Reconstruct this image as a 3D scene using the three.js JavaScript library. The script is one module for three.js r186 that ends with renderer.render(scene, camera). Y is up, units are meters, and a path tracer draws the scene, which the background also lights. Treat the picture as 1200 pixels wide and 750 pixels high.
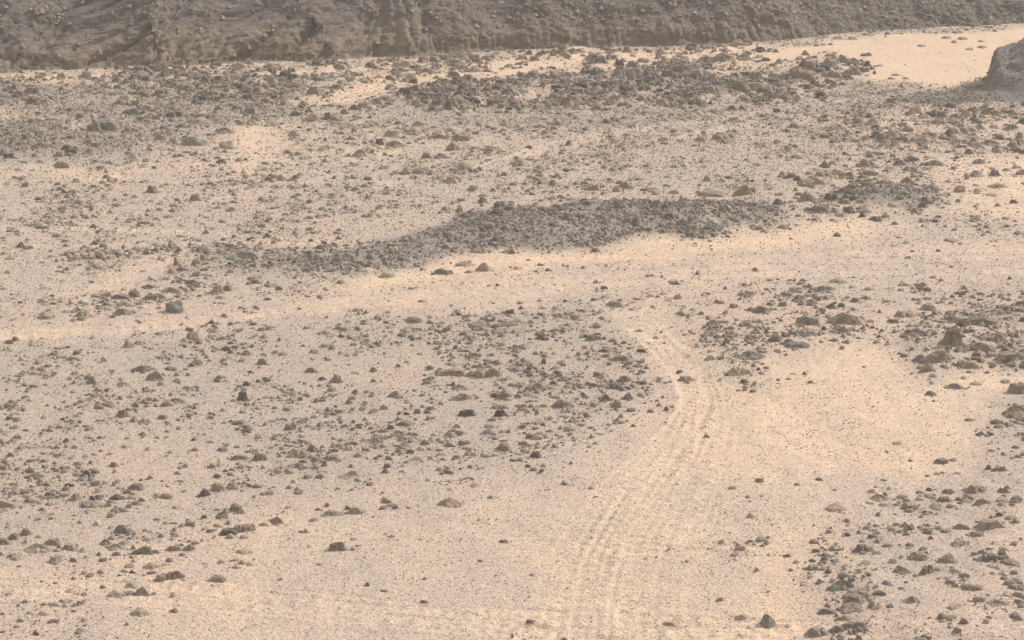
import * as THREE from 'three';
import { mergeVertices, toCreasedNormals, mergeGeometries } from 'three/addons/utils/BufferGeometryUtils.js';

// ---------------------------------------------------------------- camera, sky, sun, exposure
const scene = new THREE.Scene();
const camera = new THREE.PerspectiveCamera(13.366, 1.6, 1, 3000);
camera.position.set(0, 41, 0);
camera.rotation.x = -0.21266;
const SUN = new THREE.Vector3(.655, .60, -.46).normalize();
{ // hazy desert sky: pale blue overhead, dusty white at the horizon, a broad glow round the sun
  const W = 256, H = 128, d = new Float32Array(W * H * 4), v = new THREE.Vector3();
  for (let j = 0; j < H; j++) for (let i = 0; i < W; i++) {
    const lat = (j + .5) / H * Math.PI - Math.PI / 2, lon = (i + .5) / W * 2 * Math.PI - Math.PI;
    v.set(Math.cos(lat) * Math.cos(lon), Math.sin(lat), Math.cos(lat) * Math.sin(lon));
    const e = Math.max(0, v.y), hz = Math.pow(1 - e, 2.2), a = Math.acos(Math.max(-1, Math.min(1, v.dot(SUN)))), glow = .55 * Math.exp(-a * a / .10) + .22 * Math.exp(-a / .7);
    const k = (j * W + i) * 4;
    d[k] = .50 + .20 * hz + glow; d[k + 1] = .50 + .17 * hz + glow * .93; d[k + 2] = .52 + .10 * hz + glow * .84; d[k + 3] = 1;
  }
  const t = new THREE.DataTexture(d, W, H, THREE.RGBAFormat, THREE.FloatType);
  t.mapping = THREE.EquirectangularReflectionMapping; t.magFilter = t.minFilter = THREE.LinearFilter; t.wrapS = THREE.RepeatWrapping; t.needsUpdate = true;
  scene.background = t; scene.environment = t;
}
const sun = new THREE.DirectionalLight(new THREE.Color().setRGB(1, .95, .875), 3.9);
sun.position.copy(SUN).multiplyScalar(400).add(new THREE.Vector3(0, 0, -240));
sun.target.position.set(0, 0, -240); scene.add(sun, sun.target);
sun.castShadow = true; sun.shadow.radius = 9; sun.shadow.mapSize.set(4096, 4096);
Object.assign(sun.shadow.camera, { left: -170, right: 170, top: 170, bottom: -170, near: 50, far: 900 });
const renderer = new THREE.WebGLRenderer({ antialias: true });
renderer.toneMapping = THREE.LinearToneMapping;
renderer.toneMappingExposure = 1.35;
scene.fog = new THREE.FogExp2(new THREE.Color().setRGB(.80, .74, .69), .00028);
renderer.shadowMap.enabled = true;

// ---------------------------------------------------------------- noise
function rng(seed) { let s = seed >>> 0; return () => { s = (s + 0x6D2B79F5) >>> 0; let t = s; t = Math.imul(t ^ (t >>> 15), t | 1); t ^= t + Math.imul(t ^ (t >>> 7), t | 61); return ((t ^ (t >>> 14)) >>> 0) / 4294967296; }; }
const PERM = new Uint8Array(512), GX = new Float32Array(256), GY = new Float32Array(256), GZ = new Float32Array(256);
{ const r = rng(77); const p = [...Array(256).keys()]; for (let i = 255; i > 0; i--) { const j = Math.floor(r() * (i + 1)); [p[i], p[j]] = [p[j], p[i]]; }
  for (let i = 0; i < 512; i++) PERM[i] = p[i & 255];
  for (let i = 0; i < 256; i++) { let x, y, z, l; do { x = r() * 2 - 1; y = r() * 2 - 1; z = r() * 2 - 1; l = x * x + y * y + z * z; } while (l > 1 || l < .05); l = Math.sqrt(l); GX[i] = x / l; GY[i] = y / l; GZ[i] = z / l; } }
const fade = t => t * t * t * (t * (t * 6 - 15) + 10), mix = (a, b, t) => a + (b - a) * t;
const clamp = (v, a, b) => v < a ? a : v > b ? b : v, smooth = (a, b, v) => { const t = clamp((v - a) / (b - a), 0, 1); return t * t * (3 - 2 * t); };
function noise2(x, y) {
  const i = Math.floor(x), j = Math.floor(y), u = x - i, v = y - j, a = i & 255, b = j & 255;
  const g = (c, d, p, q) => { const h = PERM[PERM[c & 255] + (d & 255)]; return (GX[h] * p + GY[h] * q) * 1.35; };
  const s = fade(u), t = fade(v);
  return mix(mix(g(a, b, u, v), g(a + 1, b, u - 1, v), s), mix(g(a, b + 1, u, v - 1), g(a + 1, b + 1, u - 1, v - 1), s), t);
}
function noise3(x, y, z) {
  const i = Math.floor(x), j = Math.floor(y), k = Math.floor(z), u = x - i, v = y - j, w = z - k;
  const g = (c, d, e, p, q, r) => { const h = PERM[PERM[PERM[c & 255] + (d & 255)] + (e & 255)]; return GX[h] * p + GY[h] * q + GZ[h] * r; };
  const s = fade(u), t = fade(v), m = fade(w);
  const f = (e, r) => mix(mix(g(i, j, e, u, v, r), g(i + 1, j, e, u - 1, v, r), s), mix(g(i, j + 1, e, u, v - 1, r), g(i + 1, j + 1, e, u - 1, v - 1, r), s), t);
  return mix(f(k, w), f(k + 1, w - 1), m) * 1.3;
}
function fbm2(x, y, o = 4) { let a = .5, s = 0; for (let i = 0; i < o; i++) { s += a * noise2(x, y); x = x * 2.03 + 17.1; y = y * 2.03 - 9.7; a *= .5; } return s; }
function fbm3(x, y, z, o = 4) { let a = .5, s = 0; for (let i = 0; i < o; i++) { s += a * noise3(x, y, z); x = x * 2.03 + 7.1; y = y * 2.03 - 3.7; z = z * 2.03 + 1.3; a *= .5; } return s; }
// ---------------------------------------------------------------- the lie of the land (metres; x to the right, -z away)
const ZONES = [   // outline, feather, raggedness, cover
  [[[-55.8,-329.4],[-53,-337.9],[-37.3,-339.7],[-19.5,-345.1],[-4.4,-350.6],[11.2,-358.3],[28.3,-361.3],[33.3,-354.4],[29.3,-333.6],[33.7,-325.3],[33.3,-312],[28.9,-306.1],[19.2,-304.7],[13.2,-300.4],[0,-299],[-11.3,-300.4],[-15.3,-304.7],[-26.1,-307.5],[-38,-302.5],[-48.8,-317.3]], 5, 6, {rub:0.35,stone:0.38,sand:0.9,dark:0.06,lift:0.7}],   // far rubble
  [[[-18.2,-304.7],[-8,-318.1],[0,-326.1],[16.8,-334.4],[23,-332.7],[28.9,-329.4],[33.9,-322.8],[32.8,-309],[23.9,-303.9],[0,-299.7],[-14.2,-301.1]], 5, 5, {rub:0.7,stone:0.75,sand:0.45,dark:0.4,lift:1.2}],   // far rubble core
  [[[-52,-325.3],[-43.8,-332.7],[-31.5,-334.4],[-22.7,-329.4],[-17.9,-317.3],[-26.3,-309.7],[-33.5,-304.7],[-42.3,-306.1],[-48.2,-313.5]], 5, 5, {rub:0.6,stone:0.6,sand:0.45,dark:0.35,lift:1.0}],   // far rubble west
  [[[-77,-322.8],[-54.7,-322.8],[-46.8,-317.3],[-36.7,-307.5],[-26.1,-307.5],[-20.9,-302.5],[-24.8,-292.3],[-29.5,-288.4],[-30.8,-279.6],[-37,-272.5],[-37.5,-263.6],[-44.8,-262.5],[-62.5,-260.4]], 5, 5, {peb:1,stone:0.45,dark:0.5,rub:0.1,sand:0.1,lift:0.35}],   // west gravel
  [[[-62.4,-300.4],[-56.2,-303.2],[-52.9,-297.7],[-48.5,-291],[-44,-288.4],[-43.9,-284.6],[-51.3,-291],[-60.7,-292.3]], 4, 3, {sand:0.8,dark:0.1,stone:0.15,rub:0}],   // west wash patch
  [[[-16,-299],[9.5,-301.8],[32.9,-307.5],[41.1,-319.7],[70.6,-321.2],[65.5,-297.7],[37.1,-294.9],[9,-285.8],[-10.8,-284.6]], 6, 6, {peb:1,stone:0.25,dark:0.35,sand:0.15}],   // mid gravel
  [[[43.1,-312],[48.9,-318.1],[52.7,-316.5],[56,-324.4],[75.4,-329.4],[67.9,-295.6],[47.4,-301.8]], 3, 3, {peb:0.8,stone:0.12,dark:0.85,sand:0}],   // outcrop skirt
  [[[30.7,-350.6],[37.3,-361.3],[46.3,-370.5],[54.2,-376.9],[85.4,-390.3],[76.1,-346.9],[56.6,-322],[50.4,-321.2],[44.7,-323.6],[41.1,-327.7],[37.1,-337.9],[32.8,-343.2]], 2.5, 3, {sand:1,peb:0.01,stone:0.002,rub:0,dark:0,lift:0}],   // east sand plain
  [[[33,-345.1],[38.2,-348.7],[41.6,-354.4],[44.8,-346.9],[44.3,-337.9],[41.1,-327.7],[36.7,-324.4],[32.9,-327.7]], 3, 3, {sand:0.5,rub:0.3,stone:0.3,dark:0.15,lift:0.5}],   // boulder heap east
  [[[-31.3,-332.7],[-19.2,-339.7],[-13.8,-337.9],[-22.8,-331],[-30.8,-327.7]], 3, 4, {sand:0.9,rub:0.06,stone:0.12,dark:0,peb:0.2}],   // rubble gap west
  [[[-23.5,-304.7],[-19.8,-315],[-16.2,-322.8],[-13,-318.1],[-16.7,-312],[-17.2,-303.2]], 3, 4, {sand:0.9,rub:0.05,stone:0.12,dark:0,peb:0.2}],   // rubble gap mid
  [[[-12.2,-322.8],[-8.3,-331],[-4.2,-334.4],[0,-329.4],[-6.1,-326.1],[-10,-319.7]], 2, 3, {sand:0.9,rub:0.1,stone:0.15,dark:0,peb:0.2}],   // rubble gap strip
  [[[0,-348.7],[11.2,-356.4],[22.4,-358.3],[33.8,-360.3],[31.5,-346.9],[23.8,-345.1],[10.8,-343.2],[3.2,-337.9]], 4, 5, {sand:0.95,rub:0.16,stone:0.25,dark:0,peb:0.1}],   // rubble gap cliff
  [[[-72,-327.7],[-62,-329.4],[-51.9,-331],[-50.4,-327.7],[-54.7,-322.8],[-69.9,-318.1]], 3, 4, {sand:0.85,rub:0.12,stone:0.2,dark:0,peb:0.2}],   // west gap
  [[[-5,-341.4],[0,-345.1],[5.6,-345.1],[5.1,-337.9],[1.2,-331],[-2.6,-331]], 2, 3, {sand:1,peb:0.05,stone:0.03,rub:0.05,dark:0,lift:0}],   // yellow pan
  [[[-5.8,-305.4],[-1,-311.2],[2.5,-315.8],[6,-316.5],[2.9,-312],[-1,-304.7]], 2, 2, {sand:0.9,rub:0.1,dark:0.1}],   // pan strip
  [[[-29.4,-284.6],[-24.3,-285.8],[-22,-279.6],[-22.6,-265.2],[-24.6,-259.3],[-28.1,-268]], 5, 4, {sand:0.95,peb:0.2,stone:0.05,dark:0,rub:0}],   // west sand patch
  [[[-56.9,-257.3],[-44.9,-258.3],[-36.1,-259.9],[-28.3,-263.6],[-22.6,-264.7],[-15.5,-272.5],[-13.5,-268],[-21.9,-256.2],[-32.1,-254.2],[-42.7,-250.2],[-55.2,-249.3]], 6, 5, {sand:0.65,peb:0.35,stone:0.12,dark:0}],   // west sand band
  [[[-58.9,-248.3],[-42.7,-250.2],[-28.9,-254.2],[-13.5,-268],[-3.4,-268],[13.8,-273.7],[24.6,-259.9],[22.1,-249.7],[0,-246.4],[-8.8,-231.6],[-18.4,-214.1],[-26.8,-210.5],[-33.1,-203.7],[-45.2,-188.4]], 8, 8, {peb:0.75,stone:0.32,dark:0.1,sand:0.25}],   // west field
  [[[9,-285.8],[36.8,-292.3],[34.2,-270.8],[26.1,-249.7],[21.8,-246.4],[9.5,-249.7]], 8, 6, {peb:0.95,stone:0.25,dark:0.15,sand:0.25}],   // east field
  [[[35.4,-292.3],[43.5,-300.4],[67.3,-306.1],[59.8,-270.8],[50.5,-266.9],[40.6,-268],[34.4,-272.5]], 5, 5, {rub:0.2,stone:0.35,sand:0.55,dark:0.1,lift:0.5}],   // east boulders
  [[[23,-238.1],[28.7,-259.9],[34.3,-265.2],[39.8,-257.3],[38.8,-240.4],[36.3,-233.8],[28.7,-226.3],[24.2,-231.2]], 5, 5, {rub:0.15,stone:0.45,sand:0.35,dark:0.15,lift:0.4}],   // east boulders south
  [[[40.6,-262.5],[44.4,-265.2],[59.2,-268],[50.1,-225.5],[41.1,-231.6],[37.7,-238.1]], 4, 4, {sand:0.85,peb:0.25,stone:0.1,dark:0,rub:0.02}],   // east edge sand
  [[[-16.6,-209.1],[-9.9,-208.1],[-2.7,-214.1],[6.9,-218.1],[17.9,-225.5],[21.8,-228.7],[23.9,-233.8],[22.6,-237.2],[19.6,-238.6],[1.5,-238.1],[-4.4,-232.9],[-9.2,-222.3],[-13.6,-214.1]], 1.7, 3.5, {peb:1,stone:0.9,rub:0.16,dark:0.72,sand:0,raise:1.35,slope:11}],   // gravel mound
  [[[-24.8,-207.7],[-23.5,-217],[-18.5,-215.5],[-13.7,-214.8],[-14.6,-207.7],[-19.1,-206.4]], 6, 5, {peb:0.9,stone:0.7,dark:0.55,rub:0.05,sand:0.1}],   // mound toe
  [[[27.9,-241.7],[29.5,-239],[33.8,-237.2],[37.6,-238.1],[39,-243.6],[36.6,-246.4],[31.2,-246.4]], 2, 2, {peb:1,stone:0.6,rub:0.1,dark:0.6,sand:0,raise:1.1,slope:6}],   // small mound
  [[[-13.1,-206.4],[-8.6,-207.7],[-2.7,-213.3],[6.9,-217.4],[17.8,-224.3],[23.1,-227.9],[27.8,-233.8],[33.4,-228.7],[28.1,-220.8],[20.7,-217],[10.9,-214.1],[0,-206.4],[-7.7,-201.8],[-12.9,-201.8]], 4, 4, {sand:1,peb:0.2,stone:0.03,rub:0,dark:0,lift:0}],   // mound foot sand
  [[[-32.7,-198.9],[-31.8,-203.7],[-29.4,-209.8],[-26.8,-213],[-26.6,-208.8],[-28.6,-203.7],[-29.6,-197.3]], 5, 4, {sand:0.9,peb:0.25,stone:0.06,dark:0}],   // west sand tongue
  [[[-30.9,-193.7],[-28.6,-198.9],[-27.5,-205.4],[-24.3,-206.4],[-22.9,-202.1],[-24.2,-196.7],[-27.1,-192.8],[-32.5,-188.4]], 4, 4, {rub:0.35,stone:0.7,sand:0.4,dark:0.2,lift:0.3}],   // tongue rubble
  [[[-43.8,-182.4],[-30,-187.3],[-21.5,-191.9],[-12.7,-199.2],[-5.2,-203.1],[2.6,-207.7],[10.9,-214.1],[20.6,-216.3],[30.7,-219.2],[49.3,-221.5],[45.6,-204.4],[32.5,-203.7],[22.8,-204.4],[12.7,-199.8],[2.5,-196.1],[-6.2,-193.1],[-18.2,-190.2],[-28.4,-184.6],[-43.2,-179.8]], 6, 4, {sand:0.55,peb:0.3,stone:0.03,rub:0,dark:0.02,lift:0}],   // road
  [[[9.5,-212.6],[17.7,-214.1],[27.2,-214.1],[40.5,-211.9],[40.1,-209.8],[26.5,-207.7],[16.7,-209.8],[9.4,-209.8]], 5, 3, {sand:0.2,dark:0.12,peb:0.6}],   // road grey streak
  [[[-42.7,-177.7],[-28.1,-182.9],[-18.1,-188.4],[-6.1,-191.3],[6.2,-195.5],[10.1,-192.5],[8.1,-187],[5.9,-182.9],[7.9,-175.2],[8.1,-165.9],[4.7,-163.7],[1,-161.5],[-2,-154.4],[-5.8,-149.3],[-9.5,-146.5],[-14.9,-139.4],[-19.7,-134.8],[-32,-130.7]], 7, 7, {peb:0.9,stone:0.48,rub:0.06,dark:0.18,sand:0.2,lift:0.12}],   // stony field
  [[[-10.1,-175.2],[-4.6,-180.3],[0,-182.9],[5.8,-180.3],[8.2,-175.2],[8.1,-164.7],[5.3,-164.1],[2.1,-165.9],[-0.5,-159.4],[-5,-153.5],[-9.1,-147.9],[-12.9,-147.9],[-15.4,-159.4],[-12.2,-172.8]], 8, 8, {peb:0.9,stone:0.68,rub:0.14,dark:0.25,sand:0.25,lift:0.15}],   // stony core
  [[[-9.1,-176.5],[-5.8,-181.6],[-4,-177.7],[-5.5,-170.4],[-8.7,-169.2]], 6, 6, {sand:0.75,stone:0.12,peb:0.4,rub:0}],   // field bare patch
  [[[-20.7,-158.4],[-19,-161.5],[-17.6,-153.5],[-18,-147.9],[-19.7,-150.6]], 6, 5, {sand:0.6,stone:0.12,peb:0.5}],   // field bare patch west
  [[[11.8,-184.3],[15.5,-194.3],[21.4,-203.7],[29.6,-202.1],[29,-197.3],[25.8,-191.9],[24.5,-184.3],[19,-179.8],[16.9,-172.8],[13.8,-171.4],[12.7,-176.5]], 4, 5, {rub:0.22,stone:0.6,sand:0.5,dark:0.15,lift:0.25}],   // centre stones
  [[[16.7,-170.4],[19.3,-179.8],[24.4,-183.5],[27.4,-190.7],[28,-185.1],[26.8,-174.7],[28.3,-172.8],[39.3,-174.7],[37.4,-165.9],[30.1,-164.1],[29.4,-159.8],[24.7,-156.4],[19.2,-147.9],[14.4,-147.9],[12,-155.4],[12.7,-164.7]], 5, 5, {sand:0.95,peb:0.16,stone:0.02,rub:0,dark:0,lift:0}],   // east wash sand
  [[[-31,-126.3],[-20.8,-127.6],[-13.3,-136.6],[-1.9,-142.7],[1.9,-149.7],[8.2,-158.4],[12.5,-155.4],[19.2,-147.9],[16.1,-137.9],[15.5,-131.8],[11.6,-126.3],[9,-114.2],[-28.2,-114.2]], 9, 8, {sand:0.45,peb:0.7,stone:0.035,rub:0,dark:0.05,lift:0}],   // lower flat
  [[[13.9,-165.9],[26.6,-172.8],[26.2,-159.4],[19.2,-147.9],[16.4,-137.9],[15.4,-129],[12.4,-114.2],[7.5,-114.2],[10.3,-126.3],[11.4,-141.1],[9.1,-147.9],[10.2,-157.4]], 8, 6, {sand:0.78,peb:0.45,stone:0.02,rub:0,dark:0}],   // channel
  [[[-31.8,-130.1],[-23.2,-131.6],[-20.3,-132.6],[-15.1,-136.6],[-13.4,-137.5],[-14,-134.8],[-17.8,-130.1],[-20.2,-126.3],[-30.8,-125.5]], 5, 4, {sand:0.8,peb:0.3,stone:0.04,rub:0,dark:0}],   // lower west sand
  [[[-27.7,-120.6],[-22.6,-123.4],[-20.7,-127],[-18.3,-130.7],[-15.1,-132.6],[-13.2,-134.8],[-12.5,-132.6],[-14.2,-127.6],[-16.3,-124.7],[-19.2,-122.4],[-21.2,-120]], 5, 5, {stone:0.55,rub:0.08,peb:0.8,sand:0.3,dark:0.12}],   // lower west stones
  [[[-32.9,-134.8],[-25.2,-136],[-22.4,-134.8],[-21.5,-131.8],[-23,-130.7],[-31.8,-130.1]], 3, 4, {rub:0.3,stone:0.8,sand:0.4,dark:0.2,lift:0.2}],   // west rubble low
  [[[6.4,-134.8],[9.1,-139.4],[13.4,-142.7],[13.2,-134.8],[11.3,-127.6],[8.7,-120.6],[6.3,-120.6]], 6, 5, {peb:0.95,stone:0.32,dark:0.04,sand:0.4}],   // gravel patch
  [[[17.9,-141.1],[18.2,-136.3],[16.4,-130.4],[14.6,-123.7],[13.2,-114.2],[8.3,-114.2],[10.3,-121.2],[12.4,-126.3],[14.9,-134.8]], 5, 4, {sand:0.9,peb:0.25,stone:0.02}],   // lower east sand
  [[[27.7,-185.1],[28.8,-189.9],[31.9,-191.9],[43.8,-195.8],[39.5,-175.7],[31.4,-174.7],[27.1,-172.3],[27.1,-177.7]], 3, 3.5, {rub:0.35,stone:0.7,sand:0.4,dark:0.2,lift:0.6,raise:0.4,slope:5}],   // east boulder bank
  [[[29.1,-159.8],[30.8,-163.7],[37.4,-165.9],[34.3,-151.6],[29.1,-155.4]], 3, 3, {rub:0.5,stone:0.9,dark:0.4,sand:0.3,lift:0.3}],   // east edge rubble
  [[[36,-159.4],[29.7,-153.5],[24.8,-147],[21.3,-142.7],[22,-139.4],[19.6,-137.1],[17.4,-133.3],[16.8,-129],[15.1,-126.3],[13.3,-114.2],[26.3,-114.2]], 4, 4.5, {rub:0.12,stone:0.8,peb:0.95,sand:0.35,dark:0.12,lift:0.2,raise:0.45,slope:7}],   // lower bank
  [[[16.1,-126.3],[17.8,-133.3],[22,-141.1],[27.8,-147.9],[26.4,-137.9],[21.9,-131.8],[19.4,-129],[16.9,-120],[14.4,-118.8]], 4, 4, {rub:0.25,stone:0.9,dark:0.22,lift:0.3}],   // bank core
  [[[0.8,-114.2],[2,-123.7],[3.5,-133.3],[5.9,-144.4],[9,-154.4],[10.5,-162.6],[10.7,-170.4],[9.5,-179.8],[8.1,-187],[8,-192.8],[10.9,-195.8],[11,-185.6],[12.2,-176.5],[12.9,-167],[12.3,-155.4],[10.4,-142.7],[8.8,-131.8],[7.5,-114.2]], 4, 3, {sand:0.62,peb:0.38,stone:0.012,rub:0,dark:0.02}],   // track lane
];
const TRACKS = [   // centre line, half gauge, rut half width, depth
  [[[3.3,-114.2],[3.8,-123.7],[4.6,-131.8],[6.2,-141.1],[8.5,-150.6],[10.7,-161.1],[11.6,-167.6],[11.3,-174.7],[10.2,-181.6],[8.9,-187],[8,-191.9],[6.3,-197.3]], 0.85, 0.17, 0.05],
  [[[5.4,-114.2],[6.1,-126.3],[7.2,-135.5],[9.6,-147.9],[11.5,-159],[12,-166.7],[11.7,-173.7],[11.1,-180.3],[10.2,-185.6],[10.3,-192.8],[12.1,-199.8]], 0.85, 0.17, 0.05],
  [[[0.4,-114.2],[1.6,-123.7],[3,-133.3],[5.2,-143.6],[8.4,-153.5],[11.2,-163.7],[11.4,-170.4],[10.7,-177.7],[9.4,-184.3]], 0.85, 0.16, 0.036],
  [[[7.5,-114.2],[7.8,-126.3],[8.6,-134.8],[10.3,-144.4],[11.9,-155.4],[12.4,-165.9]], 0.85, 0.16, 0.034],
  [[[-31.4,-128.2],[-25.1,-127.9],[-22.6,-127.9],[-18.8,-127.6],[-15.6,-127.4],[-12.4,-126.3],[-8.2,-124.7],[-4.1,-123.9],[0,-123.7],[4.8,-123.2],[10.4,-121.9],[19.8,-120.7]], 0.8, 0.26, 0.065],
  [[[-31,-126.3],[-22.4,-127.2],[-18.9,-128.5],[-15.5,-128.2],[-12.4,-126.8],[-7.4,-125.5],[-3.2,-123.4],[1.6,-120.9],[5.5,-119]], 0.8, 0.24, 0.055],
  [[[-31.1,-126.8],[-22.3,-126.6],[-19.8,-126.3],[-12.2,-124.7],[0,-121.4],[11.9,-120.9],[23.7,-120.7]], 0.8, 0.24, 0.055],
  [[[-0.4,-135.8],[1.8,-136],[4.4,-136.1],[7.5,-135.2],[11.3,-134],[14,-134.5]], 0, 0.25, -0.07],
  [[[1.7,-133.9],[5.2,-133.6],[8.3,-134.2],[11.4,-134.3],[13,-133]], 0, 0.2, -0.05],
  [[[-3.3,-257.3],[0,-264.7],[3.4,-272],[8.8,-279.6],[17.3,-288.4],[26.2,-297],[34.5,-304.7]], 0.95, 0.25, 0.13],
  [[[13.9,-274.9],[17.6,-279.6],[22.5,-285.8],[25.8,-292.3]], 0.95, 0.25, 0.13],
  [[[34.5,-304.7],[41.8,-309.7],[46,-315],[50.4,-321.2],[56.5,-327.7]], 0.95, 0.3, 0.14],
  [[[37.4,-305.4],[43.9,-310.5],[48.7,-316.5],[51.3,-320.4]], 0.95, 0.3, 0.14],
  [[[-54.1,-227.1],[-43.1,-226.3],[-34.5,-226.3],[-25,-225.1],[-18.9,-220.4],[-11.1,-218.5]], 0.9, 0.25, 0.1],
  [[[-52.3,-219.2],[-37.5,-218.5],[-29.3,-219.2],[-19,-221.2],[-11.9,-220]], 0.9, 0.25, 0.09],
  [[[-26,-241.7],[-21.1,-246.4],[-16.1,-254.7],[-12.9,-255.7]], 0.9, 0.25, 0.1],
  [[[-17.9,-257.3],[-15.3,-254.7],[-11.9,-251.7],[-7.8,-247.3]], 0.9, 0.25, 0.09],
  [[[-40.2,-254.2],[-31.8,-251.2],[-24.1,-254.2],[-18,-259.3],[-11.9,-270.2]], 0.9, 0.22, 0.05],
  [[[-44.4,-185.1],[-29.8,-186.5],[-18.5,-192.5],[-9.5,-198],[0,-203.1],[9.4,-209.8],[16.9,-212.3],[27.1,-212.6],[47.7,-214.1]], 0.85, 0.27, 0.06],
  [[[-44.1,-183.5],[-29.7,-185.4],[-18.3,-191.3],[-9.4,-196.4],[0,-201.1],[9.2,-206.4],[17.4,-209.8],[26.7,-209.8],[47.1,-211.2]], 0.85, 0.27, 0.06],
  [[[0,-198.6],[9.1,-203.1],[17.1,-206.7],[26.4,-207.4],[46.3,-207.7]], 0.85, 0.26, 0.06],
  [[[0,-212.3],[6.8,-213.3],[13.6,-213],[20.4,-214.1],[30.9,-216.3],[48.5,-217.7]], 0.85, 0.27, 0.06],
  [[[4.4,-114.2],[4.9,-123.7],[5.9,-133.3],[7.8,-142.7],[9.9,-153.5],[11.4,-163.7],[11.6,-169.2],[11.1,-176.5],[9.8,-182.9],[8.7,-189]], 0.85, 0.16, 0.036],
  [[[2.3,-114.2],[3.1,-123.7],[3.9,-131.8],[5.6,-141.1],[8,-150.1],[10.3,-159.4],[11.6,-165.9],[11.4,-172.8],[10.5,-179.8],[9.3,-185.6],[8.5,-190.7]], 0.85, 0.16, 0.036],
  [[[6.6,-114.2],[6.9,-123.7],[7.8,-133.3],[9.6,-142.7],[11.5,-153.5],[12.6,-163.7],[12.2,-171.6]], 0.85, 0.16, 0.034],
  [[[1.1,-114.2],[2.2,-123.7],[3.7,-133.3],[6.1,-143.6],[9.2,-153.5],[11.3,-162.6],[11.5,-169.2],[10.6,-177.7],[9,-185.1],[8.4,-189.9]], 0.7, 0.13, 0.03],
  [[[3.8,-114.2],[4.5,-123.7],[5.4,-133.3],[7.2,-142.7],[9.6,-152.5],[11.6,-162.6],[11.9,-169.2],[11.3,-176.5],[10.4,-182.4],[9.7,-189]], 0.9, 0.13, 0.035],
  [[[4.9,-114.2],[5.5,-123.7],[6.6,-134],[8.9,-145.3],[10.9,-156.4],[12.1,-164.7],[11.9,-171.6],[11.3,-178.2]], 0.8, 0.13, 0.03],
  [[[7.1,-114.2],[7.4,-123.7],[8.2,-134.8],[10.1,-144.4],[12.1,-153.5],[13,-161.5]], 0.85, 0.13, 0.03],
];
const FIELDS = ['sand', 'peb', 'stone', 'rub', 'dark', 'lift', 'raise', 'rut', 'smooth'];
const GX0 = -150, GX1 = 150, GZ0 = -420, GZ1 = -80, GS = .5, GW = Math.round((GX1 - GX0) / GS) + 1, GH = Math.round((GZ1 - GZ0) / GS) + 1;
const GRID = {}; for (const f of FIELDS) GRID[f] = new Float32Array(GW * GH);
GRID.sand.fill(.3); GRID.peb.fill(.7); GRID.stone.fill(.25); GRID.rub.fill(.01); GRID.dark.fill(.1); GRID.lift.fill(.05);
function polyDist(P, x, z) {                                   // signed distance, positive inside
  let d = 1e9, ins = false;
  for (let i = 0, j = P.length - 1; i < P.length; j = i++) {
    const ax = P[j][0], az = P[j][1], bx = P[i][0], bz = P[i][1], ex = bx - ax, ez = bz - az;
    const t = clamp(((x - ax) * ex + (z - az) * ez) / (ex * ex + ez * ez + 1e-9), 0, 1), qx = x - ax - ex * t, qz = z - az - ez * t;
    d = Math.min(d, qx * qx + qz * qz);
    if ((az > z) !== (bz > z) && x < (bx - ax) * (z - az) / (bz - az) + ax) ins = !ins;
  }
  return ins ? Math.sqrt(d) : -Math.sqrt(d);
}
for (const [pts, feather, warp, val] of ZONES) {
  let x0 = 1e9, x1 = -1e9, z0 = 1e9, z1 = -1e9; for (const [x, z] of pts) { x0 = Math.min(x0, x); x1 = Math.max(x1, x); z0 = Math.min(z0, z); z1 = Math.max(z1, z); }
  const m = feather + warp * 2 + 2;
  const i0 = clamp(Math.floor((x0 - m - GX0) / GS), 0, GW - 1), i1 = clamp(Math.ceil((x1 + m - GX0) / GS), 0, GW - 1), j0 = clamp(Math.floor((z0 - m - GZ0) / GS), 0, GH - 1), j1 = clamp(Math.ceil((z1 + m - GZ0) / GS), 0, GH - 1);
  for (let j = j0; j <= j1; j++) for (let i = i0; i <= i1; i++) {
    const x = GX0 + i * GS, z = GZ0 + j * GS, k = j * GW + i;
    const wx = warp * fbm2(x / 7 + 3, z / 16, 4), wz = 2.2 * warp * fbm2(x / 7 - 40, z / 16 + 11, 4);
    const d = polyDist(pts, x + wx, z + wz), a = smooth(-feather, feather, d);
    if (a > 0) for (const f of ['sand', 'peb', 'stone', 'rub', 'dark', 'lift']) if (val[f] !== undefined) GRID[f][k] = mix(GRID[f][k], val[f], a);
    if (val.raise) GRID.raise[k] = Math.max(GRID.raise[k], val.raise * smooth(-1.5, val.slope, d));
  }
}
function field(f, x, z) {
  const u = clamp((x - GX0) / GS, 0, GW - 1.001), v = clamp((z - GZ0) / GS, 0, GH - 1.001), i = u | 0, j = v | 0, s = u - i, t = v - j, A = GRID[f], k = j * GW + i;
  return (A[k] * (1 - s) + A[k + 1] * s) * (1 - t) + (A[k + GW] * (1 - s) + A[k + GW + 1] * s) * t;
}
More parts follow.
